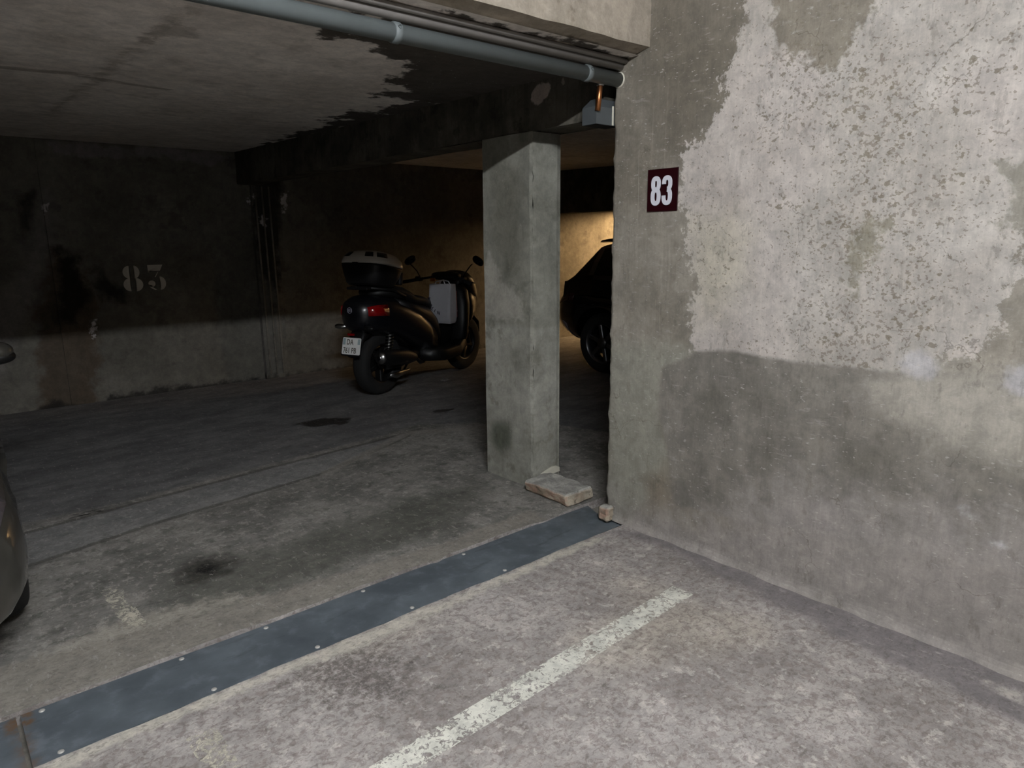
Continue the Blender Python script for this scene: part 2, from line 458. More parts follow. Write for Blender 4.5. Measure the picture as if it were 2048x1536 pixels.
def wall_material():
    g = G('weathered_wall_plaster')
    big = g.noise(1.7, 5, 0.6)
    cur = g.mix(g.step(big, 0.35, 0.65), srgb(132, 126, 114), srgb(160, 154, 143))
    # pale drips running down the dark cement
    streak = g.noise(60, 2, 0.5, g.vec((1, 1, 0.012)))
    sgate = g.math('MULTIPLY', g.step(streak, 0.63, 0.68), g.step(g.noise(4, 2, 0.5, g.vec((1, 1, 0.5))), 0.45, 0.65))
    cur = g.mix(g.math('MULTIPLY', sgate, 0.45), cur, srgb(176, 168, 155))
    cur, _ = g.layer(cur, 'w_topleft', srgb(112, 106, 95), 0.14, 5, 0.12, 0.75)
    cur, _ = g.layer(cur, 'w_edge', srgb(158, 157, 145), 0.06, 7, 0.06, 0.8)
    # the big pale area of plaster
    pl = g.mix(g.step(g.noise(2.6, 5, 0.6), 0.35, 0.68), srgb(186, 180, 172), srgb(208, 203, 196))
    pl = g.mix(g.math('MULTIPLY', g.step(g.noise(1.3, 2), 0.52, 0.62), 0.25), pl, srgb(190, 176, 170))
    pl, _ = g.layer(pl, 'w_midpatch', srgb(200, 193, 174), 0.08, 7, 0.09, 0.6)
    dv = g.vec((1, 1.0, 1.25), (0.6, 0, 0))
    dens = g.math('MULTIPLY', g.math('SUBTRACT', g.noise(2.2, 3), 0.5), 0.34)
    s1 = g.math('ADD', g.noise(74, 2, 0.5, dv), dens)
    s2 = g.math('ADD', g.noise(33, 3, 0.55, dv), dens)
    pl = g.mix(g.math('MULTIPLY', g.step(s1, 0.63, 0.655), 0.6), pl, srgb(130, 119, 106))
    pl = g.mix(g.math('MULTIPLY', g.step(s2, 0.665, 0.685), 0.75), pl, srgb(132, 124, 108))
    pl, _ = g.layer(pl, 'w_arc', srgb(140, 135, 118), 0.09, 20, 0.02, 0.75)
    d = g.attr('w_plaster')
    nn = g.math('ADD', g.math('MULTIPLY', g.math('SUBTRACT', g.noise(26, 7, 0.7), 0.5), 0.26), g.math('MULTIPLY', g.math('SUBTRACT', g.noise(5, 3), 0.5), 0.10))
    fpl = g.step(g.math('ADD', d, nn), -0.012, 0.012)
    cur = g.mix(fpl, cur, pl)
    cur, _ = g.layer(cur, 'w_topdark', srgb(134, 127, 113), 0.10, 18, 0.02, 0.85)
    cur, _ = g.layer(cur, 'w_right1', srgb(152, 148, 136), 0.12, 16, 0.02, 0.8)
    # lower coat of cement
    band = g.mix(g.step(g.noise(3.5, 4, 0.6, g.vec((1, 1, 0.6))), 0.3, 0.7), srgb(116, 113, 105), srgb(150, 145, 137))
    cur, fb = g.layer(cur, 'w_band', band, 0.010, 30, 0.012, 0.95)
    pale = g.mix(g.noise(6, 5, 0.6), srgb(152, 147, 142), srgb(186, 179, 176))
    cur, _ = g.layer(cur, 'w_lowpale', pale, 0.22, 5, 0.16, 0.75)
    cur, _ = g.layer(cur, 'w_cream', srgb(184, 179, 168), 0.10, 6, 0.08, 0.9)
    cur, _ = g.layer(cur, 'w_brown', srgb(125, 110, 92), 0.06, 8, 0.06, 0.6)
    cur, _ = g.layer(cur, 'w_white', srgb(200, 198, 200), 0.03, 30, 0.015, 0.8)
    # hairline cracks, scuffs and fine vertical trowel marks
    wv = g.N.new('ShaderNodeVectorMath'); wv.operation = 'ADD'
    nz = g.N.new('ShaderNodeTexNoise'); nz.inputs['Scale'].default_value = 5; nz.inputs['Detail'].default_value = 6
    sv = g.N.new('ShaderNodeVectorMath'); sv.operation = 'SCALE'; sv.inputs['Scale'].default_value = 0.35
    g.L.new(g.co, nz.inputs['Vector']); g.L.new(nz.outputs['Color'], sv.inputs[0]); g.L.new(g.co, wv.inputs[0]); g.L.new(sv.outputs[0], wv.inputs[1])
    ck = g.step(g.voronoi(2.6, wv.outputs[0], 'DISTANCE_TO_EDGE'), 0.0, 0.008, 1.0, 0.0)
    cur = g.mix(g.math('MULTIPLY', g.math('MULTIPLY', ck, g.step(g.noise(3.1, 2), 0.52, 0.6)), 0.5), cur, srgb(92, 84, 74))
    scuff = g.noise(30, 5, 0.7, g.vec((1, 0.35, 1.6), (0.3, 0, 0)))
    cur = g.mix(g.math('MULTIPLY', g.step(scuff, 0.60, 0.66), 0.28), cur, srgb(190, 184, 178))
    scuff2 = g.noise(22, 6, 0.72, g.vec((1, 1, 0.5)))
    cur = g.mix(g.math('MULTIPLY', g.step(scuff2, 0.57, 0.66), 0.30), cur, srgb(104, 99, 91))
    tv = g.noise(120, 3, 0.6, g.vec((1, 1, 0.03)))
    cur = g.mix(1.0, cur, g.mix(tv, (0.86, 0.86, 0.86, 1), (1.12, 1.12, 1.12, 1)), 'MULTIPLY')
    # small pale chips and scratches
    sc = g.noise(90, 2, 0.5, g.vec((1, 0.5, 1.3), (0.35, 0, 0)))
    cur = g.mix(g.math('MULTIPLY', g.step(sc, 0.67, 0.71), 0.6), cur, srgb(196, 190, 184))
    dk = g.noise(7, 4, 0.65, g.vec((1, 1.4, 0.5)))
    cur = g.mix(g.math('MULTIPLY', g.step(dk, 0.60, 0.74), 0.35), cur, srgb(104, 97, 86))
    g.set(base=fine(g, cur, 0.10, 90), rough=0.9, spec=0.25)
    h = g.math('ADD', g.math('MULTIPLY', g.noise(80, 6, 0.7), 0.5), g.math('MULTIPLY', fpl, 0.5))
    g.bump(g.math('ADD', h, g.noise(14, 4)), 0.35, 0.006)
    return g.m

def concrete(name, c1, c2, dark=None, scale=2.0, streak=0.0, extra=(), grain=0.14, rough=0.92):
    g = G(name)
    cur = g.mix(g.step(g.noise(scale, 6, 0.62), 0.32, 0.68), c1, c2)
    if dark:
        cur = g.mix(g.math('MULTIPLY', g.step(g.noise(scale * 2.7, 6, 0.65), 0.54, 0.66), 0.6), cur, dark)
    if streak:
        st = g.noise(28, 4, 0.6, g.vec((1, 1, 0.05)))
        cur = g.mix(g.math('MULTIPLY', g.step(st, 0.45, 0.7), streak), cur, tuple(c * 0.55 for c in c1[:3]) + (1,))
    for e in extra:
        cur, _ = g.layer(cur, *e)
    chip = g.noise(75, 2)
    cur = g.mix(g.math('MULTIPLY', g.step(chip, 0.73, 0.77), 0.5), cur, tuple(min(1, c * 1.5) for c in c2[:3]) + (1,))
    g.set(base=fine(g, cur, grain, 80), rough=rough, spec=0.25)
    g.bump(g.math('ADD', g.noise(60, 6, 0.7), g.math('MULTIPLY', g.noise(9, 4), 1.5)), 0.35, 0.006)
    return g.m

def floor_material():
    g = G('worn_garage_floor')
    fd = g.attr('f_front')
    # front apron: pinkish grey worn cement, bay: greyer
    a1 = g.mix(g.step(g.noise(2.2, 6, 0.65), 0.35, 0.66), srgb(148, 142, 138), srgb(186, 180, 176))
    a1 = g.mix(g.math('MULTIPLY', g.step(g.noise(1.1, 3), 0.5, 0.66), 0.45), a1, srgb(178, 168, 150))
    mott = g.noise(34, 6, 0.72, None, 0.6)
    a1 = g.mix(g.math('MULTIPLY', g.step(mott, 0.50, 0.57), 0.55), a1, srgb(128, 118, 113))
    a1 = g.mix(g.math('MULTIPLY', g.step(g.noise(16, 5, 0.7), 0.57, 0.62), 0.5), a1, srgb(212, 205, 198))
    b1 = g.mix(g.step(g.noise(2.4, 6, 0.65), 0.36, 0.64), srgb(110, 109, 104), srgb(150, 147, 141))
    b1 = g.mix(g.math('MULTIPLY', g.step(g.noise(20, 6, 0.72), 0.54, 0.60), 0.55), b1, srgb(176, 172, 163))
    b1 = g.mix(g.math('MULTIPLY', g.step(g.noise(11, 6, 0.7), 0.55, 0.62), 0.55), b1, srgb(88, 88, 82))
    cur = g.mix(g.step(fd, -0.01, 0.01), b1, a1)
    far = g.mix(g.step(g.noise(3.2, 6, 0.65, g.vec((0.7, 1.5, 1))), 0.35, 0.7), srgb(96, 96, 97), srgb(128, 128, 127))
    far = g.mix(g.math('MULTIPLY', g.step(g.noise(9, 6, 0.7, g.vec((0.5, 1.5, 1))), 0.62, 0.68), 0.5), far, srgb(140, 138, 134))
    cur, _ = g.layer(cur, 'f_far', far, 0.04, 10, 0.03, 0.9)
    cur, _ = g.layer(cur, 'f_strip', g.mix(g.noise(8, 4), srgb(132, 133, 135), srgb(146, 147, 147)), 0.03, 16, 0.02, 0.5)
    edge = g.math('SUBTRACT', 0.018, g.math('ABSOLUTE', g.attr('f_strip')))
    cur, _ = g.layer(cur, edge, srgb(70, 66, 60), 0.022, 22, 0.008, 0.6)
    cur, _ = g.layer(cur, 'f_grime', srgb(78, 80, 72), 0.16, 6, 0.12, 0.65)
    cur, _ = g.layer(cur, 'f_crumb', srgb(176, 170, 158), 0.12, 26, 0.05, 0.7, 0.03)
    cur, _ = g.layer(cur, 'f_trenchband', g.mix(g.noise(7, 4), srgb(132, 127, 118), srgb(156, 151, 142)), 0.04, 14, 0.02, 0.85)
    cur, _ = g.layer(cur, 'f_line2', srgb(150, 146, 138), 0.02, 30, 0.008, 0.7)
    cur, _ = g.layer(cur, 'f_front_dark', srgb(92, 86, 82), 0.34, 17, 0.10, 0.75, 0.04, g.step(g.noise(40, 6, 0.75), 0.40, 0.56))
    cur, _ = g.layer(cur, 'f_cream', srgb(206, 201, 188), 0.05, 24, 0.02, 0.85)
    wb = g.mix(g.noise(5, 4), srgb(116, 112, 113), srgb(146, 140, 139))
    cur, _ = g.layer(cur, 'f_wallband', wb, 0.07, 7, 0.04, 0.95)
    wedge = g.math('SUBTRACT', 0.03, g.math('ABSOLUTE', g.math('SUBTRACT', g.attr('f_wallband'), 0.0)))
    cur, _ = g.layer(cur, 'f_white', srgb(196, 190, 182), 0.05, 20, 0.02, 0.9)
    cur, _ = g.layer(cur, 'f_oil1', srgb(52, 51, 46), 0.10, 14, 0.05, 0.85)
    cur, _ = g.layer(cur, 'f_oil1c', srgb(14, 14, 14), 0.06, 30, 0.02, 0.9)
    wet = None
    for k in ('f_oil2', 'f_oil3', 'f_oil4', 'f_oil5'):
        cur, f = g.layer(cur, k, srgb(22, 21, 20), 0.15, 16, 0.02, 0.85, 0.02, None, g.vec((0.6, 1.6, 1)))
        wet = f if wet is None else g.math('MAXIMUM', wet, f)
    lump = g.noise(58, 6, 0.72, g.vec((0.7, 1.25, 1)), 0.8)
    cur = g.mix(g.math('MULTIPLY', g.step(lump, 0.53, 0.60), 0.40), cur, srgb(98, 90, 85))
    scr = g.noise(26, 6, 0.75, g.vec((1.6, 0.6, 1), (0, 0, 0.5)))
    cur = g.mix(g.math('MULTIPLY', g.step(scr, 0.58, 0.64), 0.35), cur, srgb(196, 190, 184))
    chip = g.noise(64, 2)
    cur = g.mix(g.math('MULTIPLY', g.step(chip, 0.75, 0.78), 0.55), cur, srgb(200, 194, 186))
    g.set(base=fine(g, cur, 0.20, 85), rough=g.step(wet, 0, 1, 0.88, 0.35), spec=0.3)
    h = g.math('ADD', g.noise(70, 6, 0.75), g.math('MULTIPLY', g.noise(18, 6, 0.7), 1.2))
    g.bump(h, 0.45, 0.006)
    return g.m

def paint_material(name, colour, cover=0.5):
    """worn road paint: flakes missing where the floor shows through"""
    g = G(name)
    n = g.math('ADD', g.math('MULTIPLY', g.noise(48, 7, 0.75, None, 0.8), 0.85), g.math('MULTIPLY', g.noise(9, 3), 0.25))
    f = g.step(g.math('SUBTRACT', n, g.math('MULTIPLY', g.math('MINIMUM', g.attr('edge'), 0.03), 1.5)), cover, cover + 0.05, 1.0, 0.0)
    g.set(base=fine(g, g.mix(g.noise(7, 4), colour, tuple(c * 0.8 for c in colour[:3]) + (1,)), 0.12), rough=0.85, alpha=f, spec=0.2)
    return g.m

M = {}
M['wall'] = wall_material()
M['floor'] = floor_material()
M['ceiling'] = concrete('ceiling_slab', srgb(214, 207, 199), srgb(238, 232, 225), srgb(196, 189, 181), 1.4, 0.0, [
    ('c_seam', srgb(172, 164, 154), 0.10, 12, 0.03, 0.75), ('c_blot', srgb(174, 167, 158), 0.10, 10, 0.02, 0.7),
    ('c_seam2', srgb(150, 140, 130), 0.03, 14, 0.012, 0.7), ('c_line', srgb(226, 218, 206), 0.008, 10, 0.010, 0.6),
    ('c_wet', srgb(52, 46, 38), 0.34, 7, 0.03, 0.93, -0.03)], 0.10)
M['back'] = concrete('back_wall_cement', srgb(104, 101, 93), srgb(124, 121, 113), srgb(86, 84, 78), 1.6, 0.10, [
    ('b_pale', srgb(136, 132, 130), 0.16, 5, 0.10, 0.7), ('b_rust', srgb(78, 63, 47), 0.18, 6, 0.06, 0.7),
    ('b_black', srgb(24, 24, 22), 0.10, 8, 0.04, 0.8), ('b_black2', srgb(20, 20, 18), 0.14, 7, 0.05, 0.85),
    ('b_top', srgb(140, 134, 138), 0.10, 8, 0.02, 0.6), ('b_arc', srgb(36, 36, 32), 0.16, 6, 0.06, 0.8),
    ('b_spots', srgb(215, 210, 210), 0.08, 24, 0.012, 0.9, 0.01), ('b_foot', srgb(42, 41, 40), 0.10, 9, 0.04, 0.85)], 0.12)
M['beam'] = concrete('stained_beam_concrete', srgb(70, 68, 60), srgb(104, 100, 90), srgb(50, 48, 42), 3.0, 0.35, [
    ('m_patch', srgb(190, 176, 166), 0.02, 22, 0.005, 0.98), ('m_patch2', srgb(170, 158, 148), 0.015, 22, 0.004, 0.95)], 0.14)
M['lintel'] = concrete('lintel_concrete', srgb(140, 132, 118), srgb(170, 160, 146), srgb(104, 94, 80), 2.2, 0.12)
M['column'] = concrete('column_concrete', srgb(146, 145, 135), srgb(172, 171, 161), srgb(122, 120, 108), 3.0, 0.14, [
    ('k_upper', srgb(120, 120, 109), 0.03, 6, 0.02, 0.5), ('k_wet', srgb(104, 102, 90), 0.10, 6, 0.06, 0.5),
    ('k_plast', srgb(176, 172, 162), 0.06, 16, 0.02, 0.6), ('k_green', srgb(72, 78, 62), 0.07, 8, 0.05, 0.7)], 0.12)
M['plain_concrete'] = concrete('plain_concrete', srgb(120, 117, 108), srgb(146, 142, 133), srgb(98, 95, 87), 1.5)
M['white_paint'] = concrete('whitewashed_concrete', srgb(214, 212, 206), srgb(226, 224, 218), None, 1.5)
M['far_wall'] = concrete('far_wall_cement', srgb(150, 140, 122), srgb(176, 166, 148), srgb(118, 106, 88), 1.8, 0.25)

# ------------------------------------------------------------------ the setting
CEIL = lambda y: 2.2 + (np.maximum(y, 2.6) - 2.6) * 0.0145
BACK_Y = 7.1
WALL_X = 2.56
WALL_END = 2.24

# floor: apron in front of the drain and the bays behind it, two grids with a slot for the drain
FF = {k: P(k) for k in TR if k.startswith('f_')}
FF['f_front'] = lambda U, V: np.where(V < 2.3, 0.3, -0.3)
gm = GridMesh(FF)
xs = lines((-6, -0.6, 0.9), (-0.6, 3.3, 0.03), (3.3, 12.0, 0.3))
jig = lambda U, k, a: a * (np.sin(U * 9.1 + k) + 0.6 * np.sin(U * 23.7 + 2 * k) + 0.5 * np.sin(U * 51.0 + k))
EDGE_F = 2.12; EDGE_B = 2.435
def front_fn(U, V):
    w = np.clip((V - (EDGE_F - 0.06)) / 0.06, 0, 1)
    return U, V + w * jig(U, 1.0, 0.0025), 0.0 * U
def back_fn(U, V):
    w = np.clip(1 - (V - EDGE_B) / 0.06, 0, 1)
    bite = np.exp(-((U - 1.62) / 0.035) ** 2) * -0.018 + np.exp(-((U - 2.3) / 0.08) ** 2) * -0.02
    return U, V + w * (jig(U, 2.0, 0.003) + bite), 0.0 * U
gm.grid(xs, lines((-6, 0.2, 0.8), (0.2, EDGE_F, 0.03)), front_fn)
gm.grid(xs, lines((EDGE_B, 4.6, 0.03), (4.6, BACK_Y, 0.05)), back_fn)
gm.grid(xs, np.array([0.0, 1.0]), lambda U, t: (U, EDGE_F + jig(U, 1.0, 0.0025), -0.05 * t), True)
gm.grid(xs, np.array([0.0, 1.0]), lambda U, t: (U, EDGE_B + jig(U, 2.0, 0.003) + np.exp(-((U - 1.62) / 0.035) ** 2) * -0.018 + np.exp(-((U - 2.3) / 0.08) ** 2) * -0.02, -0.05 * t))
floor = struct(gm.build('floor', M['floor']), 'worn grey concrete garage floor')
trench = struct(box('floor_channel', (-6, EDGE_F - 0.04, -0.2), (12, EDGE_B + 0.04, -0.045), M['plain_concrete']), 'concrete channel below the drain covers')

# painted lines on the floor: thin worn coats of paint, parts of the floor
def paint_quad(name, p0, p1, w, cover, mat, nseg=60, ncross=8):
    p0 = Vector(p0); p1 = Vector(p1); d = (p1 - p0).normalized(); nrm = Vector((-d.y, d.x))
    V = []; Fc = []; A = []
    for i in range(nseg + 1):
        for j in range(ncross + 1):
            q = p0 + (p1 - p0) * (i / nseg) + nrm * w * (j / ncross - 0.5)
            V.append((q.x, q.y, 0.0012)); e = min(j, ncross - j) / ncross * w
            A.append(min(e, (1 - i / nseg) * (p1 - p0).length * 0.4))
    for i in range(nseg):
        for j in range(ncross):
            a = i * (ncross + 1) + j
            Fc.append((a, a + 1, a + ncross + 2, a + ncross + 1))
    return mesh_obj(name, V, Fc, mat, floor, False, {'edge': A})
M['paint'] = paint_material('worn_white_road_paint', srgb(226, 225, 214), 0.53)
M['paint_old'] = paint_material('almost_gone_road_paint', srgb(204, 198, 182), 0.49)
paint_quad('parking_line', (-1.2, 1.378), (2.22, 1.518), 0.098, 0.6, M['paint'], 110)
paint_quad('parking_line', (0.455, 0.2), (0.46, 1.96), 0.085, 0.5, M['paint_old'])
paint_quad('parking_line', (0.46, 2.72), (0.45, 3.12), 0.075, 0.5, M['paint_old'], 20)

# bay ceiling
gm = GridMesh({k: P(k) for k in TR if k.startswith('c_')})
gm.grid(lines((-6, -0.4, 0.8), (-0.4, 3.0, 0.04), (3.0, 12, 0.6)), lines((2.1, 3.2, 0.04), (3.2, 7.1, 0.06)), lambda U, V: (U, V, CEIL(V)), True)
struct(gm.build('ceiling', M['ceiling']), 'stained concrete slab over the parking bays')
struct(box('ceiling_aisle', (-6, -6, 2.95), (12, 2.06, 3.1), M['white_paint']), 'higher whitewashed ceiling over the aisle')

# right wall with its free end by the drain
WF = {k: P(k) for k in TR if k.startswith('w_')}
def w_white(U, V):
    d = np.full(U.shape, -0.5)
    for cy, cz, ry, rz in ((0.845, 0.985, 0.060, 0.046), (0.548, 0.975, 0.055, 0.045), (0.66, 0.51, 0.016, 0.010), (0.56, 0.43, 0.014, 0.008)):
        d = np.maximum(d, (1 - np.sqrt(((U - cy) / ry) ** 2 + ((V - cz) / rz) ** 2)) * min(ry, rz))
    return d
WF['w_white'] = w_white
gm = GridMesh(WF)
def wall_fn(U, V):
    wob = 0.004 * np.sin(V * 5.3) * np.sin(U * 2.1 + V) + 0.003 * np.sin(V * 17 + U * 9)
    end = np.clip((U - (WALL_END - 0.02)) / 0.02, 0, 1) ** 2 * (0.010 + 0.004 * np.sin(V * 31) + 0.003 * np.sin(V * 77))
    foot = np.clip(1 - V / 0.05, 0, 1) ** 2 * 0.014 * (1 + 0.6 * np.sin(U * 23) * np.sin(U * 7 + 1))
    return WALL_X + wob * 0.6 + end - foot, U, V
ys = lines((-5, 0.2, 0.4), (0.2, 2.2, 0.025), (2.2, WALL_END, 0.005)); zs = lines((0, 0.08, 0.016), (0.08, 2.3, 0.025), (2.3, 2.95, 0.1))
gm.grid(ys, zs, wall_fn)
gm.quad([(2.572, WALL_END, 0), (2.572, WALL_END, 2.95), (2.78, WALL_END, 2.95), (2.78, WALL_END, 0)])
gm.quad([(2.78, -5, 0), (2.78, WALL_END, 0), (2.78, WALL_END, 2.95), (2.78, -5, 2.95)])
struct(gm.build('wall_right', M['wall']), 'weathered partition wall, pale plaster above dark cement')

# back wall
BF = {k: P(k) for k in TR if k.startswith('b_') and 'spot' not in k}
BF['b_spots'] = lambda U, V: np.max([sdf(TR[k], U, V) for k in TR if 'b_spot' in k], axis=0)
gm = GridMesh(BF)
gm.grid(lines((-6, -0.4, 0.8), (-0.4, 3.4, 0.04), (3.4, 12, 0.2)), lines((0, 2.3, 0.04)),
        lambda U, V: (U, BACK_Y + 0.012 * np.sin(U * 3.1) * np.sin(V * 2.3), V))
back = struct(gm.build('wall_back', M['back']), 'dark stained back wall of the bays')
def pilaster(x0, x1, d):
    gm = GridMesh(BF)
    gm.grid(lines((x0, x1, 0.03)), lines((0, 2.26, 0.04)), lambda U, V: (U, BACK_Y - d + 0.006 * np.sin(U * 30) * np.sin(V * 9), V))
    gm.grid(lines((0, 0.1, 0.05)), lines((0, 2.26, 0.04)), lambda U, V: (x0 + 0 * U, BACK_Y - d + U, V), True)
    gm.grid(lines((0, 0.1, 0.05)), lines((0, 2.26, 0.04)), lambda U, V: (x1 + 0 * U, BACK_Y - d + U, V))
    return gm.build('pilaster', M['back'], back)
pilaster(0.93, 1.23, 0.014)
pilaster(2.68, 2.92, 0.05)
for k in range(3):
    tube('cable_conduit', [(2.72 + 0.07 * k, BACK_Y - 0.062, 0.05), (2.71 + 0.07 * k, BACK_Y - 0.062, 1.95)], 0.009, M['plain_concrete'], back, 8)

# other enclosing walls, out of frame, plus an added light block
struct(box('wall_left', (-6.2, -6, 0), (-6.0, 7.1, 3.1), M['plain_concrete']), 'plain concrete wall closing the garage at the left')
struct(box('wall_front', (-6, -6.2, 0), (12, -6.0, 3.1), M['white_paint']), 'whitewashed wall across the aisle')
struct(box('light_block_wall', (2.80, 0.5, 0), (12, 0.62, 2.95), M['plain_concrete']), 'unseen plain wall added before the far bays to block light')  # added to keep the warm lamp from leaking through the gap
struct(box('wall_end', (12.0, -6, 0), (12.2, 7.1, 3.1), M['far_wall']), 'plain concrete wall closing the garage at the right')

# lintel over the bay mouth: slab edge that the pipe hangs behind
bm = bmesh.new()
prof = [(2.045, 2.222), (2.19, 2.196), (2.30, 2.21), (2.30, 2.95), (2.045, 2.95)]
X0, X1 = -6.0, 12.0
nx = 220
rows = []
for i in range(nx + 1):
    x = X0 + (X1 - X0) * i / nx
    row = []
    for j, (y, z) in enumerate(prof):
        w = 0.006 if j < 2 else 0
        row.append(bm.verts.new((x, y + w * mnoise.noise(Vector((x * 6, j * 3.1, 0))), z + w * mnoise.noise(Vector((x * 7, j * 5.7, 4))))))
    rows.append(row)
for i in range(nx):
    for j in range(5):
        bm.faces.new((rows[i][j], rows[i][(j + 1) % 5], rows[i + 1][(j + 1) % 5], rows[i + 1][j]))
struct(bm_obj('lintel_beam', bm, M['lintel']), 'concrete edge beam over the mouth of the bay')

# beam on the column, running back to the rear wall
MF = {k: P(k) for k in TR if k.startswith('m_')}
def long_beam(name, x0, x1, z0, y0, label, fields=MF):
    gm = GridMesh(fields)
    yy = lines((y0, BACK_Y, 0.025)); wob = lambda U, V: 0.004 * np.sin(U * 7.0) * np.sin(V * 11)
    gm.grid(yy, lines((z0, 2.32, 0.025)), lambda U, V: (x0 + wob(U, V), U, V))
    gm.grid(yy, lines((x0, x1, 0.05)), lambda U, V: (V, U, z0 + 0.004 * np.sin(U * 5)), True)
    gm.grid(yy, lines((z0, 2.32, 0.08)), lambda U, V: (x1 + 0 * U, U, V), True)
    gm.quad([(x0, y0, z0), (x1, y0, z0), (x1, y0, 2.32), (x0, y0, 2.32)])
    return struct(gm.build(name, M['beam']), label)
long_beam('side_beam', 2.56, 2.77, 1.965, 2.30, 'dark stained concrete beam on the square column')
long_beam('far_beam', 6.45, 6.68, 1.73, 2.30, 'dark concrete beam two bays away')
long_beam('shadow_beam', 8.6, 8.82, 1.83, 2.30, 'unseen concrete beam added to shade the top of the far wall')  # unseen, added so its shadow caps the lit part of the far wall

# the column under the side beam
KF = {k: P(k) for k in TR if k.startswith('k_')}
KF['k_upper'] = lambda U, V: np.clip(V - 0.93, -0.5, 0.5)
gm = GridMesh(KF)
kz = lines((0, 1.965, 0.025)); CX0, CX1, CY0, CY1 = 2.556, 2.765, 2.795, 3.212
chip = lambda V, k: 0.0035 * np.sin(V * 41 + k) + 0.003 * np.sin(V * 97 + 2 * k)
def lf(U, V):
    e = np.clip((U - CY0) / 0.02, 0, 1)
    return CX0 + (1 - e) * (0.007 + chip(V, 1)) + 0.003 * np.sin(U * 20 + V * 7), U, V
def rf(U, V):
    e = np.clip((U - CX0 - 0.005) / 0.02, 0, 1); e2 = np.clip((CX1 - U) / 0.02, 0, 1)
    return U, CY0 + (1 - e) * (0.002 + chip(V, 3)) + (1 - e2) * 0.007 + 0.003 * np.sin(U * 25 + V * 6), V
gm.grid(np.concatenate([lines((CY0, CY0 + 0.02, 0.005))[:-1], lines((CY0 + 0.02, CY1, 0.025))]), kz, lf)
gm.fields = {k: (lambda U, V, f=f: np.where(True, f(np.full(U.shape, 9.0), V), 0) if True else 0) for k, f in KF.items()}
gm.fields['k_upper'] = KF['k_upper']
gm.grid(np.concatenate([lines((CX0 + 0.005, CX0 + 0.025, 0.005))[:-1], lines((CX0 + 0.025, CX1, 0.025))]), kz, rf, True)
gm.grid(lines((CY0, CY1, 0.05)), kz, lambda U, V: (CX1 + 0 * U, U, V), True)
gm.grid(lines((CX0, CX1, 0.05)), kz, lambda U, V: (U, CY1 + 0 * U, V))
struct(gm.build('column', M['column']), 'square grey concrete column between two bays')

# ------------------------------------------------------------------ object materials
M['pvc'] = plain('grey_plastic_pipe', srgb(92, 98, 98), 0.5, 0.0, 0.18, 14)
M['pvc_ring'] = plain('grey_plastic_collar', srgb(98, 104, 104), 0.55, 0.0, 0.12, 30)
M['conduit'] = plain('grey_cable_conduit', srgb(128, 124, 120), 0.6, 0.0, 0.2, 20)
M['copper'] = plain('copper_tube', srgb(190, 128, 84), 0.35, 1.0, 0.15, 30)
M['zinc'] = plain('dull_zinc_sheet', srgb(90, 95, 97), 0.5, 0.3, 0.15, 25)
M['dark'] = plain('near_black', srgb(10, 10, 10), 0.9)  # near-black, also the shade painted under the hopper box
M['caulk'] = plain('cream_mortar', srgb(206, 202, 186), 0.9, 0, 0.14, 60)
M['sign_red'] = plain('dark_red_acrylic', srgb(36, 3, 8), 0.5, 0, 0.06, 10, 0.0, 0.15)
M['sign_white'] = plain('white_acrylic_digits', srgb(222, 222, 230), 0.4, 0, 0.03, 10)
M['rubber'] = plain('black_rubber', srgb(24, 24, 24), 0.85, 0, 0.2, 30)
M['black_plastic'] = plain('black_plastic', srgb(14, 14, 15), 0.45, 0, 0.15, 30)
M['black_gloss'] = plain('glossy_black_paint', srgb(13, 14, 19), 0.32, 0, 0.1, 10, 0.4)
M['seat_black'] = plain('black_vinyl', srgb(14, 14, 14), 0.55, 0, 0.2, 60, 0, 0.5, 0.2)
M['steel'] = plain('brushed_steel', srgb(176, 176, 174), 0.28, 1.0, 0.15, 30)
M['dark_steel'] = plain('dark_steel', srgb(60, 60, 60), 0.45, 0.9, 0.2, 30)
M['white_lid'] = plain('white_case_lid', srgb(226, 222, 214), 0.25, 0, 0.03, 10, 0.6)
M['red_lens'] = plain('red_lens', srgb(140, 8, 12), 0.12, 0, 0.15, 40, 1.0)
M['plate_white'] = plain('white_number_plate', srgb(248, 248, 244), 0.35, 0, 0.02, 20)
M['plate_ink'] = plain('dark_plate_lettering', srgb(74, 66, 50), 0.5)
M['plate_blue'] = plain('faded_blue_plate_band', srgb(170, 188, 190), 0.5)
M['silver_mark'] = plain('silver_emblem', srgb(206, 206, 222), 0.3, 0.6)
M['mirror_glass'] = plain('dark_mirror_glass', srgb(40, 40, 42), 0.1, 1.0, 0.03, 6)
M['amber'] = plain('amber_plastic', srgb(186, 116, 40), 0.4)
M['bag'] = plain('white_woven_plastic', srgb(234, 234, 238), 0.6, 0, 0.05, 30, 0, 0.4, 0.15)
M['bag_ink'] = plain('dark_blue_bag_print', srgb(30, 30, 52), 0.7)
M['bag_red'] = plain('dull_red_bag_print', srgb(140, 84, 88), 0.7)
M['paper'] = plain('crumpled_pale_paper', srgb(190, 190, 188), 0.8, 0, 0.2, 60)
M['stencil'] = plain('faded_grey_stencil_paint', srgb(206, 200, 188), 0.9, 0, 0.15, 30)
M['taupe'] = plain('taupe_metallic_paint', srgb(76, 74, 69), 0.35, 0.5, 0.06, 200, 1.0)
M['black_car'] = plain('black_car_paint', srgb(10, 8, 8), 0.25, 0, 0.1, 60, 0.8)
M['car_lens'] = plain('smoked_lamp_lens', srgb(120, 112, 116), 0.1, 0.2, 0.1, 30, 1.0)
M['rim'] = plain('grey_alloy', srgb(120, 120, 122), 0.35, 0.9, 0.1, 30)

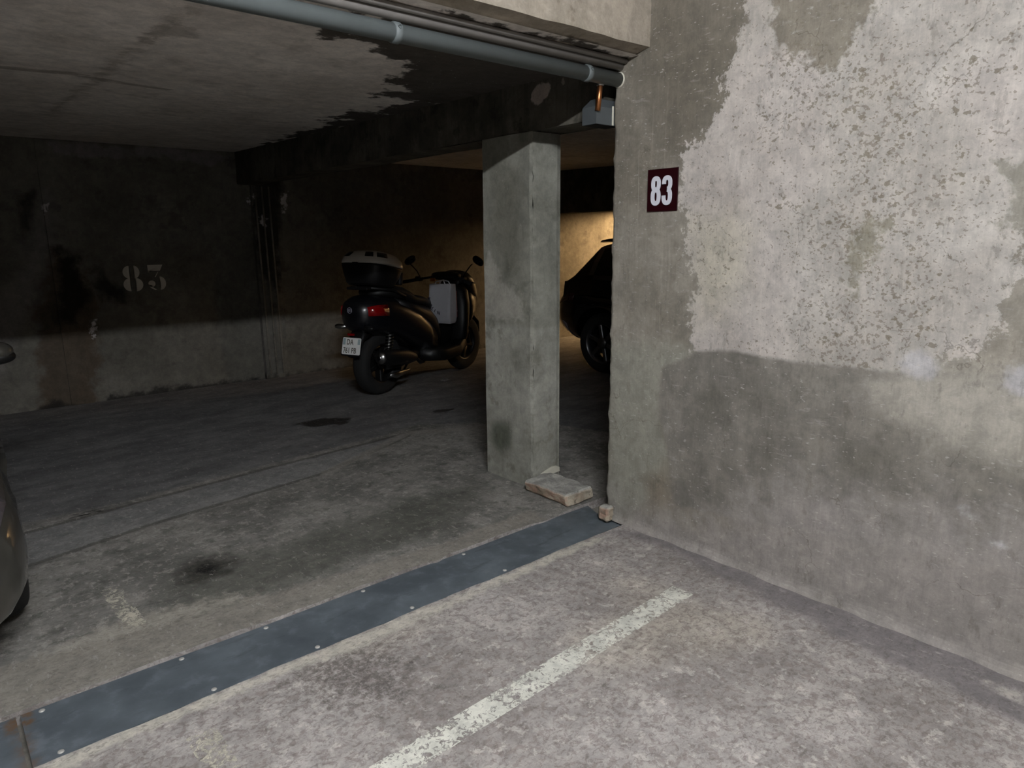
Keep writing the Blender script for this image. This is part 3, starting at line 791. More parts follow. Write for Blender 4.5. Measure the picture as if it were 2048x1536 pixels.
M['screw'] = plain('dusty_screw_head', srgb(186, 184, 178), 0.5, 0.2, 0.1, 40)
def steel_plate():
    g = G('blue_grey_steel_cover')
    cur = g.mix(g.step(g.noise(3.5, 5, 0.6), 0.3, 0.7), srgb(92, 100, 106), srgb(116, 125, 132))
    cur = g.mix(g.math('MULTIPLY', g.step(g.noise(14, 5, 0.65), 0.52, 0.68), 0.35), cur, srgb(134, 142, 150))
    cur = g.mix(g.math('MULTIPLY', g.step(g.noise(6, 5, 0.7, g.vec((0.6, 2.5, 1))), 0.56, 0.7), 0.4), cur, srgb(62, 66, 69))
    rust = g.math('MULTIPLY', g.step(g.attr('rust'), 0.0, 0.4), g.step(g.noise(30, 5, 0.7), 0.35, 0.6))
    cur = g.mix(rust, cur, srgb(122, 98, 76))
    g.set(base=cur, rough=g.step(g.noise(9, 4), 0.3, 0.7, 0.42, 0.62), metal=0.35, spec=0.4)
    g.bump(g.noise(40, 4), 0.1, 0.002)
    return g.m
M['cover'] = steel_plate()

def glass(name, tint):
    g = G(name)
    t = g.N.new('ShaderNodeBsdfTransparent'); t.inputs[0].default_value = tint
    s = g.N.new('ShaderNodeBsdfGlossy'); s.inputs['Roughness'].default_value = 0.03
    s.inputs['Color'].default_value = (0.9, 0.95, 0.92, 1)
    mx = g.N.new('ShaderNodeMixShader'); fr = g.N.new('ShaderNodeFresnel'); fr.inputs[0].default_value = 1.45
    g.L.new(fr.outputs[0], mx.inputs[0]); g.L.new(t.outputs[0], mx.inputs[1]); g.L.new(s.outputs[0], mx.inputs[2])
    g.L.new(mx.outputs[0], g.out.inputs[0])
    return g.m
M['glass'] = glass('green_tinted_car_glass', (0.10, 0.20, 0.14, 1))

def brick_material():
    g = G('mortar_crusted_brick')
    cur = g.mix(g.step(g.noise(9, 5, 0.65), 0.35, 0.65), srgb(178, 162, 142), srgb(206, 196, 176))
    red = g.math('MULTIPLY', g.step(g.attr('red'), 0.2, 0.8, 0.0, 0.75), g.step(g.noise(18, 5, 0.7), 0.4, 0.6))
    cur = g.mix(red, cur, srgb(176, 136, 118))
    cur = g.mix(g.step(g.attr('top'), 0.3, 0.8), cur, g.mix(g.step(g.noise(12, 5, 0.7), 0.4, 0.65), srgb(158, 156, 150), srgb(196, 194, 186)))
    cur = g.mix(g.math('MULTIPLY', g.step(g.noise(24, 5, 0.7), 0.58, 0.66), 0.6), cur, srgb(96, 90, 82))
    g.set(base=fine(g, cur, 0.2), rough=0.95, spec=0.2)
    g.bump(g.noise(55, 6, 0.7), 0.6, 0.008)
    return g.m
M['brick'] = brick_material()

# ------------------------------------------------------------------ lamps (out of frame)
lt = thing('fluorescent_batten', 'long white fluorescent tube lamp under the aisle ceiling', 'lamp', (0.3, -0.2, 0))
box('housing', (-0.64, -0.05, 2.845), (0.64, 0.05, 2.95), M['sign_white'], lt, 0.008)
tube('lamp_tube', [(-0.6, 0, 2.81), (0.6, 0, 2.81)], 0.019, glow('lit_fluorescent_tube', LAMP_COLOUR, LAMP_POWER), lt, 16)
for s in (-1, 1):
    box('lamp_holder', (s * 0.615 - 0.012, -0.02, 2.79), (s * 0.615 + 0.012, 0.02, 2.85), M['sign_white'], lt, 0.004)
wl = thing('warm_floodlight', 'warm floodlight hung in the far bay, aimed at the back wall', 'lamp', (9.3, 5.9, 1.9))
tube('drop_rod', [(0, -0.03, 0.05), (0, -0.03, 0.36)], 0.012, M['black_plastic'], wl, 10)
box('lamp_housing', (-0.16, -0.08, -0.07), (0.16, -0.004, 0.07), M['black_plastic'], wl, 0.012)
box('lamp_panel', (-0.14, -0.006, -0.05), (0.14, 0.0, 0.05), glow('lit_warm_glass', WARM_COLOUR, WARM_POWER), wl)

# ------------------------------------------------------------------ drain covers
def drain_cover(x0, x1, label, screws, cut=0.0):
    xs_ = lines((x0, x1, 0.04)); t = thing('drain_cover', label, 'drain cover', ((x0 + x1) / 2, 2.28, 0), group='steel covers over the floor drain')
    ox = (x0 + x1) / 2
    y0, y1 = EDGE_F + 0.012, EDGE_B - 0.012
    V = []; Fc = []; A = []
    ysl = lines((y0, y1, 0.03))
    for z in (-0.009, -0.019):
        for x in xs_:
            for y in ysl:
                xx = x - (cut * (1 - (y - y0) / (y1 - y0)) if x == xs_[-1] else 0)
                V.append((xx - ox, y - 2.28, z + 0.0015 * math.sin(x * 6)))
                A.append(max(0.0, 0.8 - min(abs(x - x0) if x0 > -1 else 9, abs(x - x1) if x1 < 1 else 9) * 34) * (0.3 + 0.7 * (y > 2.36)))
    nx_, ny_ = len(xs_), len(ysl)
    for l in (0, 1):
        for i in range(nx_ - 1):
            for j in range(ny_ - 1):
                a = l * nx_ * ny_ + i * ny_ + j
                q = (a, a + ny_, a + ny_ + 1, a + 1)
                Fc.append(q if l == 0 else q[::-1])
    ring = [i * ny_ for i in range(nx_)] + [(nx_ - 1) * ny_ + j for j in range(1, ny_)] + [i * ny_ + ny_ - 1 for i in range(nx_ - 2, -1, -1)] + [j for j in range(ny_ - 2, 0, -1)]
    off = nx_ * ny_
    for a, b in zip(ring, ring[1:] + ring[:1]):
        Fc.append((a, a + off, b + off, b))
    mesh_obj('plate', V, Fc, M['cover'], t, False, {'rust': A})
    sm = None
    for sx, sy in screws:
        o = lathe('screw', [(0.0005, 0.003), (0.005, 0.0035), (0.0085, 0.002), (0.0095, -0.002)], M['screw'], t, 12, 'Z')
        if sm is None: sm = o.data
        else:
            old = o.data; o.data = sm; bpy.data.meshes.remove(old)
        o.location = (sx - ox, sy - 2.28, -0.009 + 0.0015 * math.sin(sx * 6))
    return t
ya, yb = EDGE_B - 0.032, EDGE_F + 0.035
drain_cover(0.066, 2.62, 'long blue-grey steel drain cover ending at the wall corner', [(x, ya) for x in (0.12, 0.53, 0.83, 1.24, 1.76)] + [(x, yb) for x in (0.135, 0.56, 0.92, 1.32, 1.80)], 0.12)
drain_cover(-2.4, 0.054, 'blue-grey steel drain cover left of the rusty joint', [(0.0, ya), (-0.02, yb), (-0.5, ya), (-0.5, yb), (-1.2, ya), (-1.2, yb)])

# ------------------------------------------------------------------ remains of a brick wall
def brick_stub(name, label, lo, hi, skew=0.0):
    bm = bmesh.new()
    sub_box(bm, lo, hi, 0.012, 1)
    bmesh.ops.subdivide_edges(bm, edges=[e for e in bm.edges if e.calc_length() > 0.03], cuts=6, use_grid_fill=True)
    bm.normal_update()
    red = []; top = []
    for v in bm.verts:
        red.append(max(0.0, -v.normal.x)); top.append(max(0.0, v.normal.z))
    for v in bm.verts:
        t = (v.co.z - lo[2]) / (hi[2] - lo[2])
        v.co += mnoise.noise_vector(v.co * 16) * 0.010 + mnoise.noise_vector(v.co * 50) * 0.0035
        v.co.x += skew * t
        if v.co.z < 0.004: v.co.z = 0.0
    bm.verts.index_update()
    me = bpy.data.meshes.new(name); bm.to_mesh(me); bm.free()
    for k, a in (('red', red), ('top', top)):
        at = me.attributes.new(k, 'FLOAT', 'POINT'); at.data.foreach_set('value', np.array(a, dtype=np.float32))
    me.materials.append(M['brick'])
    return tag(link(bpy.data.objects.new(name, me)), label, 'brick', 'brick stumps left of a removed wall')
brick_stub('brick_stump', 'mortar-crusted brick stump at the foot of the column', (2.50, 2.46, 0), (2.71, 2.80, 0.072), -0.01)
brick_stub('brick_stump', 'small upright brick fragment against the wall end', (2.50, 2.175, -0.002), (2.552, 2.245, 0.085))
mortar = poly_plate('mortar_smear', [[(2.60, 0.052), (2.765, 0.062), (2.763, 0.088), (2.735, 0.101), (2.70, 0.104), (2.655, 0.092), (2.615, 0.078)]], lambda u, v, h: (u, 2.797 - h, v), 0.009, M['caulk'])
tag(mortar, 'cream mortar smear where the brick stump meets the column', 'mortar')

# ------------------------------------------------------------------ waste pipe under the lintel
PY, PZ, PR = 2.212, 2.117, 0.031
pp = thing('waste_pipe', 'grey plastic waste pipe slung below the concrete edge beam', 'pipe', (0, PY, PZ))
tube('pipe_run', [(-5.9, 0, 0), (2.557, 0, 0)], PR, M['pvc'], pp, 28)
for x in (-1.4, 0.1, 1.385, 2.345):
    lathe('collar', [(PR, -0.014), (PR + 0.004, -0.012), (PR + 0.0045, 0.0), (PR + 0.004, 0.012), (PR, 0.014)], M['pvc_ring'], pp, 28, 'X', (x, 0, 0))
    lathe('clip_screw', [(0.0005, 0.004), (0.006, 0.004), (0.006, -0.002)], M['pvc_ring'], pp, 10, 'Y', (x, -PR - 0.004, 0.012))
lathe('end_ring', [(PR, 2.551), (PR + 0.002, 2.552), (PR + 0.003, 2.558)], M['caulk'], pp, 28, 'X')
for k, (dy, dz, r) in enumerate(((-0.012, 0.0535, 0.0180), (-0.042, 0.070, 0.0110))):
    c = tube('cable_conduit', [(-5.9, PY + dy, PZ + dz), (2.555, PY + dy, PZ + dz)], r, M['conduit'], None, 12)
    tag(c, ('thicker grey cable conduit running along the top of the waste pipe', 'thin upper cable conduit tucked under the concrete edge beam')[k], 'conduit', 'conduits above the waste pipe')

# ------------------------------------------------------------------ hopper box and its copper tube at the wall end
hb = thing('hopper_box', 'grey zinc hopper box fixed at the top of the wall end', 'box', (2.51, 2.29, 1.925))
bm = bmesh.new()
x0, x1, y0, y1 = -0.060, 0.10, -0.042, 0.045
zb, zt, zp = 0.0, 0.075, 0.115
q = lambda *p: bm.verts.new(p)
b4 = [q(x0, y0, zb), q(x1, y0, zb), q(x1, y1, zb), q(x0, y1, zb)]
t4 = [q(x0, y0, zt), q(x1, y0, zt), q(x1, y1, zt), q(x0, y1, zt)]
p4 = [q(x0 + 0.045, y0 + 0.03, zp), q(x1, y0 + 0.03, zp), q(x1, y1 - 0.01, zp), q(x0 + 0.045, y1 - 0.01, zp)]
for a, b in ((b4, t4), (t4, p4)):
    for i in range(4):
        bm.faces.new((a[i], a[(i + 1) % 4], b[(i + 1) % 4], b[i]))
bm.faces.new(p4)
bm.faces.new(b4[::-1])
bm_obj('box_shell', bm, M['zinc'], hb)
box('underside_shade', (x0 + 0.006, y0 + 0.006, -0.002), (x1 - 0.006, y1 - 0.006, 0.001), M['dark'], hb)  # black sheet on the closed underside, shade put in as colour
box('sealant_bead', (0.045, y0 - 0.006, 0.0), (0.053, y0 + 0.001, 0.085), M['caulk'], hb, 0.002)
ct = thing('copper_tube', 'short copper tube between the waste pipe and the hopper box', 'pipe', (2.455, 2.235, 1.99))
tube('tube_body', [(0, 0.01, -0.01), (0, 0.004, 0.04), (0, -0.004, 0.108)], 0.0125, M['copper'], ct, 16)
lathe('tube_collar', [(0.0126, 0.092), (0.017, 0.093), (0.017, 0.102), (0.0126, 0.104)], M['steel'], ct, 16, 'Z', (0, -0.003, 0))

# ------------------------------------------------------------------ bay number sign
sg = thing('bay_number_sign', 'dark red square sign with white 83 on the right wall', 'sign', (WALL_X, 1.946, 1.621))
box('sign_plate', (-0.008, -0.081, -0.0905), (-0.002, 0.081, 0.0905), M['sign_red'], sg, 0.001, 1)
def outline_ring(cu, cv, a, b, e, n=40, rev=False):
    pts = []
    for k in range(n):
        t = 2 * math.pi * k / n
        pts.append((cu + a * math.copysign(abs(math.cos(t)) ** (2 / e), math.cos(t)), cv + b * math.copysign(abs(math.sin(t)) ** (2 / e), math.sin(t))))
    return pts
def ribbon(path, w, closed=False):
    """outline quads of a stroke: list of 4-gons; w may vary along the path"""
    out = []; n = len(path)
    ws = w if isinstance(w, list) else [w] * n
    L = []
    for i in range(n):
        a = path[(i - 1) % n] if (closed or i > 0) else path[i]
        b = path[(i + 1) % n] if (closed or i < n - 1) else path[i]
        dx, dy = b[0] - a[0], b[1] - a[1]; l = math.hypot(dx, dy) or 1
        L.append(((path[i][0] - dy / l * ws[i] / 2, path[i][1] + dx / l * ws[i] / 2), (path[i][0] + dy / l * ws[i] / 2, path[i][1] - dx / l * ws[i] / 2)))
    return L
def stroke_mesh(name, strokes, fn, thick, material, parent):
    """strokes: list of (path, width, closed) merged in one part"""
    bm = bmesh.new()
    for si, (path, w, closed) in enumerate(strokes):
        L = ribbon(path, w, closed); n = len(L)
        T = [[bm.verts.new(fn(p[0], p[1], thick + 0.0004 * si)) for p in pr] for pr in L]
        B = [[bm.verts.new(fn(p[0], p[1], 0)) for p in pr] for pr in L]
        rng = range(n) if closed else range(n - 1)
        for i in rng:
            j = (i + 1) % n
            bm.faces.new((T[i][0], T[i][1], T[j][1], T[j][0])); bm.faces.new((B[i][0], B[j][0], B[j][1], B[i][1]))
            bm.faces.new((T[i][0], T[j][0], B[j][0], B[i][0])); bm.faces.new((T[i][1], B[i][1], B[j][1], T[j][1]))
        if not closed:
            for i in (0, n - 1):
                bm.faces.new((T[i][0], B[i][0], B[i][1], T[i][1]))
    return bm_obj(name, bm, material, parent)
sgn = lambda u, v, h: (-0.014 - h + 0.002, -u, v)     # u to the viewer's right
def sup(cu, cv, a, b, t0, t1, e=2.6, n=30):
    out = []
    for k in range(n + 1):
        t = t0 + (t1 - t0) * k / n
        out.append((cu + a * math.copysign(abs(math.cos(t)) ** (2 / e), math.cos(t)), cv + b * math.copysign(abs(math.sin(t)) ** (2 / e), math.sin(t))))
    return out
wd_ = 0.0195
stroke_mesh('digit_eight', [(sup(-0.0300, 0.0265, 0.0155, 0.0235, 0, 2 * math.pi)[:-1], wd_, True), (sup(-0.0300, -0.0275, 0.0165, 0.0280, 0, 2 * math.pi)[:-1], wd_, True)], sgn, 0.003, M['sign_white'], sg)
stroke_mesh('digit_three', [(sup(0.0300, 0.0265, 0.0165, 0.0235, math.pi * 1.02, -math.pi / 2 * 0.98), wd_, False), (sup(0.0300, -0.0275, 0.0170, 0.0280, math.pi / 2 * 0.98, -math.pi * 1.02), wd_, False)], sgn, 0.003, M['sign_white'], sg)

# ------------------------------------------------------------------ stencilled 83 on the back wall (paint, a part of the wall)
sc = lambda u, v, h: (1.455 + u, BACK_Y - 0.016 - h, 0.978 + v)
def lobe(cx, cy, rx, ry, cut, side):
    """half of a stencil bowl: outer arc closed by a near-straight inner edge"""
    pts = []
    for k in range(21):
        t = -math.pi / 2 + math.pi * k / 20
        pts.append((cx + side * (cut + (rx - cut) * math.cos(t)), cy + ry * math.sin(t)))
    for k in range(1, 6):
        t = k / 6
        pts.append((cx + side * (cut * (1 + 0.25 * math.sin(math.pi * t))), cy + ry * (1 - 2 * t)))
    return pts
HT = 0.232
poly_plate('stencil_digit_eight', [lobe(0.078, 0.172, 0.072, 0.058, 0.016, -1), lobe(0.082, 0.172, 0.062, 0.058, 0.016, 1),
                                   lobe(0.080, 0.060, 0.078, 0.060, 0.018, -1), lobe(0.086, 0.058, 0.078, 0.060, 0.018, 1)], sc, 0.0015, M['stencil'], back)
poly_plate('stencil_digit_three', [[(0.215, HT), (0.345, HT), (0.318, HT - 0.055), (0.228, HT - 0.055), (0.220, HT - 0.068), (0.215, HT - 0.068)],
                                   [(0.296, HT - 0.066), (0.303, HT - 0.064), (0.276, HT - 0.112), (0.268, HT - 0.112)],
                                   lobe(0.290, 0.062, 0.070, 0.062, 0.018, 1),
                                   [(0.238 + 0.030 * math.cos(t * math.pi / 10), 0.060 + 0.030 * math.sin(t * math.pi / 10)) for t in range(20)],
                                   [(0.212, 0.045), (0.226, 0.022), (0.262, 0.000), (0.274, 0.004), (0.245, 0.028), (0.232, 0.052)]], sc, 0.0015, M['stencil'], back)

# ------------------------------------------------------------------ litter on the floor
bm = bmesh.new()
vs = [[bm.verts.new((3.96 + 0.018 * i, 5.66 + 0.02 * j + 0.004 * i, 0.004 + 0.012 * abs(mnoise.noise(Vector((i * 1.7, j * 2.3, 1)))))) for j in range(5)] for i in range(6)]
for i in range(5):
    for j in range(4):
        bm.faces.new((vs[i][j], vs[i + 1][j], vs[i + 1][j + 1], vs[i][j + 1]))
bmesh.ops.solidify(bm, geom=list(bm.faces), thickness=0.001)
tag(bm_obj('paper_scrap', bm, M['paper']), 'crumpled pale scrap of paper on the floor by the scooter', 'litter')

M['smoked_red'] = plain('smoked_dark_red_lens', srgb(40, 6, 8), 0.15, 0, 0.1, 30, 0.8)
# ------------------------------------------------------------------ scooter (local: x forward, y left, z up, origin on the floor below the rear axle)
def wheel(parent, name, x, y, r, w, axis='Y', rim_r=None, spokes=5, rim_mat='dark_steel'):
    rr = rim_r or r * 0.62
    e = bpy.data.objects.new(name, None); COL.objects.link(e); e.parent = parent; e.location = (x, y, r)
    h = w / 2
    tyre = lathe('tyre', [(rr, -h * 0.8), (rr + (r - rr) * 0.5, -h), (r - h * 0.35, -h * 0.92), (r - 0.006, -h * 0.55), (r, 0), (r - 0.006, h * 0.55), (r - h * 0.35, h * 0.92), (rr + (r - rr) * 0.5, h), (rr, h * 0.8)], M['rubber'], e, 40, axis)
    lathe('rim', [(rr + 0.002, -h * 0.8), (rr - 0.012, -h * 0.7), (rr - 0.02, -h * 0.3), (rr - 0.02, h * 0.3), (rr - 0.012, h * 0.7), (rr + 0.002, h * 0.8)], M[rim_mat], e, 36, axis)
    lathe('hub', [(0.001, -h * 0.72), (r * 0.16, -h * 0.72), (r * 0.2, -h * 0.5), (r * 0.2, h * 0.5), (r * 0.16, h * 0.72), (0.001, h * 0.72)], M[rim_mat], e, 20, axis)
    sd = None
    for k in range(spokes):
        a = 2 * math.pi * k / spokes + 0.3
        if sd is None:
            lo = (r * 0.12, -h * 0.55, -r * 0.075); hi = (rr - 0.008, h * 0.45, r * 0.075)
            if axis == 'X': lo = (-h * 0.55, r * 0.12, -r * 0.075); hi = (h * 0.45, rr - 0.008, r * 0.075)
            o = box('spoke', lo, hi, M[rim_mat], e, 0.008, 1); sd = o.data
        else:
            o = link(bpy.data.objects.new('spoke', sd), e)
        if axis == 'Y': o.rotation_euler = (0, a, 0)
        else: o.rotation_euler = (a, 0, 0)
    return e

sc_t = thing('motor_scooter', 'black motor scooter with white-lidded top case parked by the column', 'scooter', (3.13, 5.606, 0), math.radians(20))
wheel(sc_t, 'rear_wheel', 0.07, 0, 0.295, 0.145)
wheel(sc_t, 'front_wheel', 1.50, 0, 0.30, 0.115)
R_ = lambda x, zc, hz, hy, e=2.6, y=0.0: super_ring((x, y, zc), hy, hz, 28, e)
# tail body
tail = [R_(-0.27, 0.765, 0.05, 0.05), R_(-0.255, 0.765, 0.10, 0.105), R_(-0.21, 0.765, 0.145, 0.155), R_(-0.12, 0.76, 0.175, 0.195), R_(0.0, 0.75, 0.185, 0.215), R_(0.15, 0.72, 0.195, 0.225),
        R_(0.32, 0.66, 0.205, 0.222), R_(0.5, 0.585, 0.205, 0.212), R_(0.66, 0.50, 0.185, 0.20), R_(0.78, 0.43, 0.15, 0.185)]
loft('tail_fairing', tail, M['black_gloss'], sc_t)
loft_panel('side_panel', tail, 3, 6, 22, 27, 0.006, M['black_gloss'], sc_t)['label'] = 'glossy dark side panel'
tl = loft_panel('tail_light', tail, 2, 4, 12, 14, 0.008, M['red_lens'], sc_t)
tl2 = loft_panel('tail_light', tail, 2, 4, 0, 2, 0.008, M['red_lens'], sc_t)
for o in (tl, tl2): o['label'] = 'red tail light lens'
# emblem: hexagonal ring with an inner mark
em = lambda u, v, h: (-0.274 - h, -u + 0.0, 0.815 + v)
hexa = [(0.026 * math.cos(math.pi / 6 + k * math.pi / 3), 0.028 * math.sin(math.pi / 6 + k * math.pi / 3)) for k in range(6)]
stroke_mesh('hexagon_emblem', [(hexa, 0.0035, True), ([(-0.010, -0.012), (-0.010, 0.012), (0.004, 0.012), (0.010, 0.006), (0.004, 0.0), (-0.006, 0.0)], 0.004, False), ([(0.0, -0.012), (0.012, -0.004)], 0.004, False)], em, 0.004, M['silver_mark'], sc_t)['label'] = 'silver hexagonal emblem'
# seat
seat = [R_(-0.04, 0.945, 0.02, 0.06), R_(0.0, 0.95, 0.04, 0.13), R_(0.15, 0.945, 0.06, 0.165), R_(0.33, 0.93, 0.06, 0.17), R_(0.42, 0.89, 0.06, 0.165), R_(0.5, 0.85, 0.055, 0.16), R_(0.66, 0.83, 0.05, 0.14), R_(0.8, 0.79, 0.045, 0.10), R_(0.86, 0.75, 0.03, 0.06)]
loft('seat', seat, M['seat_black'], sc_t)
loft('seat_base', [R_(0.2, 0.84, 0.06, 0.19), R_(0.5, 0.74, 0.09, 0.19), R_(0.72, 0.66, 0.12, 0.17), R_(0.86, 0.55, 0.14, 0.14), R_(0.92, 0.45, 0.12, 0.13)], M['black_plastic'], sc_t)
# rear rack and top case
for s in (-1, 1):
    tube('grab_rail', [(0.30, s * 0.17, 0.90), (0.12, s * 0.18, 0.97), (-0.10, s * 0.12, 1.0), (-0.16, 0, 1.005)], 0.014, M['dark_steel'], sc_t, 10)
box('rack_plate', (-0.17, -0.12, 0.985), (0.20, 0.12, 1.01), M['black_plastic'], sc_t, 0.008)
tc = bpy.data.objects.new('top_case', None); COL.objects.link(tc); tc.parent = sc_t
tc.location = (0.02, 0, 1.0); tc.rotation_euler = (0, math.radians(11), 0)
case_r = lambda z, a, b, cx=0.0, e=3.4: super_ring((cx, 0, z), a, b, 32, e, 'XY')
low = [case_r(0.0, 0.155, 0.17, -0.01), case_r(0.02, 0.175, 0.19, -0.01), case_r(0.10, 0.205, 0.225), case_r(0.165, 0.22, 0.242), case_r(0.185, 0.222, 0.245)]
loft('case_base', low, M['black_plastic'], tc)
lid = [case_r(0.187, 0.226, 0.248), case_r(0.205, 0.226, 0.248), case_r(0.245, 0.213, 0.236, 0.0), case_r(0.285, 0.182, 0.205, 0.0, 3.0), case_r(0.305, 0.145, 0.165, 0.0, 2.8), case_r(0.317, 0.08, 0.10, 0.0, 2.6), case_r(0.32, 0.02, 0.03, 0.0, 2.4)]
loft('case_lid', lid, M['white_lid'], tc)
for (k0, k1) in ((13, 15), (17, 19)):
    loft_panel('lid_reflector', lid, 2, 3, k0, k1, 0.005, M['black_plastic'], tc)['label'] = 'dark smoked panel on the white lid'
loft_panel('lid_reflector', lid, 2, 3, 20, 23, 0.005, M['black_plastic'], tc)['label'] = 'dark smoked panel on the white lid'
box('case_lock', (-0.238, -0.03, 0.15), (-0.222, 0.03, 0.19), M['black_plastic'], tc, 0.004)
box('backrest_pad', (0.215, -0.16, 0.05), (0.26, 0.16, 0.17), M['seat_black'], tc, 0.015)
# mudguard, plate and lamps
loft('mudguard', [R_(-0.10, 0.60, 0.05, 0.09), R_(-0.19, 0.575, 0.05, 0.085), R_(-0.235, 0.50, 0.06, 0.08), R_(-0.265, 0.42, 0.03, 0.07)], M['black_plastic'], sc_t)
pm = Matrix.Translation((-0.275, 0, 0.498)) @ Matrix.Rotation(math.radians(14), 4, 'Y')
pe = bpy.data.objects.new('number_plate', None); COL.objects.link(pe); pe.parent = sc_t; pe.matrix_local = pm
def rrect(w, h, r, n=5):
    out = []
    for cx, cy, a0 in ((w / 2 - r, h / 2 - r, 0), (-w / 2 + r, h / 2 - r, 90), (-w / 2 + r, -h / 2 + r, 180), (w / 2 - r, -h / 2 + r, 270)):
        for k in range(n + 1):
            t = math.radians(a0 + 90 * k / n); out.append((cx + r * math.cos(t), cy + r * math.sin(t)))
    return out
pf = lambda u, v, h: (-h, -u, v)
poly_plate('plate_backing', [rrect(0.225, 0.165, 0.012)], lambda u, v, h: (-h + 0.004, -u, v - 0.006), 0.006, M['black_plastic'], pe)
poly_plate('plate_panel', [rrect(0.21, 0.15, 0.012)], lambda u, v, h: (-h - 0.002, -u, v), 0.002, M['plate_white'], pe)
poly_plate('plate_band', [[(-0.100, 0.01), (-0.070, 0.01), (-0.070, 0.068), (-0.100, 0.068)]], lambda u, v, h: (-h - 0.0042, -u, v), 0.0006, M['plate_blue'], pe)
poly_plate('plate_band', [[(0.070, 0.018), (0.097, 0.018), (0.097, 0.066), (0.070, 0.066)]], lambda u, v, h: (-h - 0.0042, -u, v), 0.0006, M['plate_blue'], pe)
text_mesh('plate_lettering', 'DA', 0.068, lambda u, v, h: (-0.0043 - h, -(u - 0.056), v + 0.014), M['plate_ink'], pe, 0.0008, 0.78, 0.0006)
text_mesh('plate_lettering', '761 PB', 0.070, lambda u, v, h: (-0.0043 - h, -(u - 0.090), v - 0.062), M['plate_ink'], pe, 0.0008, 0.76, 0.0006)
box('plate_reflector', (-0.285, -0.035, 0.592), (-0.262, 0.035, 0.612), M['red_lens'], sc_t, 0.005)
for s in (-1, 1):
    loft('indicator', [R_(-0.20, 0.66, 0.018, 0.05, 2.4, s * 0.13), R_(-0.225, 0.66, 0.024, 0.06, 2.4, s * 0.17), R_(-0.25, 0.66, 0.015, 0.04, 2.4, s * 0.17)], M['black_plastic'] if s < 0 else M['steel'], sc_t)
# engine side, exhaust, shock absorbers
loft('engine_case', [R_(0.0, 0.29, 0.07, 0.05, 2.6, 0.12), R_(0.15, 0.29, 0.10, 0.06, 2.6, 0.12), R_(0.45, 0.33, 0.12, 0.07, 2.6, 0.10), R_(0.62, 0.36, 0.09, 0.10, 2.6, 0.05)], M['dark_steel'], sc_t)
loft('swing_arm', [R_(0.03, 0.27, 0.03, 0.02, 2.6, -0.115), R_(0.25, 0.28, 0.04, 0.025, 2.6, -0.12), R_(0.55, 0.33, 0.06, 0.05, 2.6, -0.08)], M['dark_steel'], sc_t)
loft('muffler', [R_(-0.14, 0.385, 0.022, 0.022, 2, -0.20), R_(-0.14, 0.385, 0.045, 0.045, 2, -0.20), R_(-0.12, 0.382, 0.060, 0.055, 2.2, -0.20), R_(-0.02, 0.375, 0.072, 0.062, 2.3, -0.205), R_(0.22, 0.345, 0.075, 0.064, 2.3, -0.20), R_(0.36, 0.325, 0.05, 0.045, 2.2, -0.19), R_(0.42, 0.315, 0.02, 0.02, 2, -0.18)], M['black_plastic'], sc_t)
lathe('muffler_end_cap', [(0.02, -0.155), (0.024, -0.15), (0.052, -0.145), (0.058, -0.12)], M['steel'], sc_t, 28, 'X', (0.0, -0.20, 0.385))
tube('exhaust_pipe', [(0.40, -0.18, 0.315), (0.52, -0.15, 0.24), (0.66, -0.08, 0.22), (0.72, -0.02, 0.30)], 0.018, M['dark_steel'], sc_t, 12)
loft('heat_shield', [R_(0.0, 0.20, 0.012, 0.01, 2.4, -0.19), R_(0.10, 0.19, 0.03, 0.014, 2.4, -0.19), R_(0.30, 0.205, 0.018, 0.012, 2.4, -0.185)], M['steel'], sc_t)
for s in (-1, 1):
    tube('shock_absorber', [(0.05, s * 0.125, 0.31), (0.10, s * 0.135, 0.62)], 0.018, M['dark_steel'], sc_t, 12)
    path = []
    for k in range(97):
        t = k / 96; a = t * 8 * 2 * math.pi
        path.append((0.06 + 0.045 * t + 0.032 * math.cos(a), s * (0.127 + 0.008 * t) + 0.032 * math.sin(a), 0.38 + 0.22 * t))
    tube('shock_spring', path, 0.006, M['steel'], sc_t, 6)
# centre body, floorboard, leg shield
loft('floor_board', [R_(0.62, 0.30, 0.07, 0.22, 4), R_(0.9, 0.27, 0.075, 0.235, 4), R_(1.12, 0.28, 0.08, 0.235, 4), R_(1.24, 0.36, 0.08, 0.22, 4)], M['black_plastic'], sc_t)
loft('centre_tunnel', [R_(0.70, 0.42, 0.12, 0.12, 3), R_(0.9, 0.40, 0.09, 0.10, 3), R_(1.08, 0.42, 0.12, 0.10, 3), R_(1.2, 0.5, 0.15, 0.10, 3)], M['black_plastic'], sc_t)
z_r = lambda x, z, a, b, e=3.0: super_ring((x, 0, z), a, b, 28, e, 'XY')
loft('leg_shield', [z_r(1.24, 0.28, 0.06, 0.17), z_r(1.23, 0.40, 0.075, 0.23), z_r(1.245, 0.58, 0.085, 0.245), z_r(1.28, 0.76, 0.09, 0.23), z_r(1.31, 0.88, 0.09, 0.19), z_r(1.31, 0.95, 0.07, 0.13)], M['black_plastic'], sc_t)
loft('front_cowl', [R_(1.27, 0.98, 0.05, 0.08), R_(1.31, 0.985, 0.085, 0.14), R_(1.38, 0.98, 0.115, 0.165), R_(1.46, 0.95, 0.135, 0.17), R_(1.54, 0.90, 0.14, 0.16), R_(1.62, 0.83, 0.13, 0.135), R_(1.69, 0.75, 0.09, 0.09), R_(1.72, 0.72, 0.04, 0.04)], M['black_gloss'], sc_t)
loft('front_fairing', [R_(1.34, 0.66, 0.24, 0.20), R_(1.46, 0.70, 0.2, 0.185), R_(1.58, 0.72, 0.14, 0.15), R_(1.66, 0.72, 0.07, 0.09)], M['black_gloss'], sc_t)
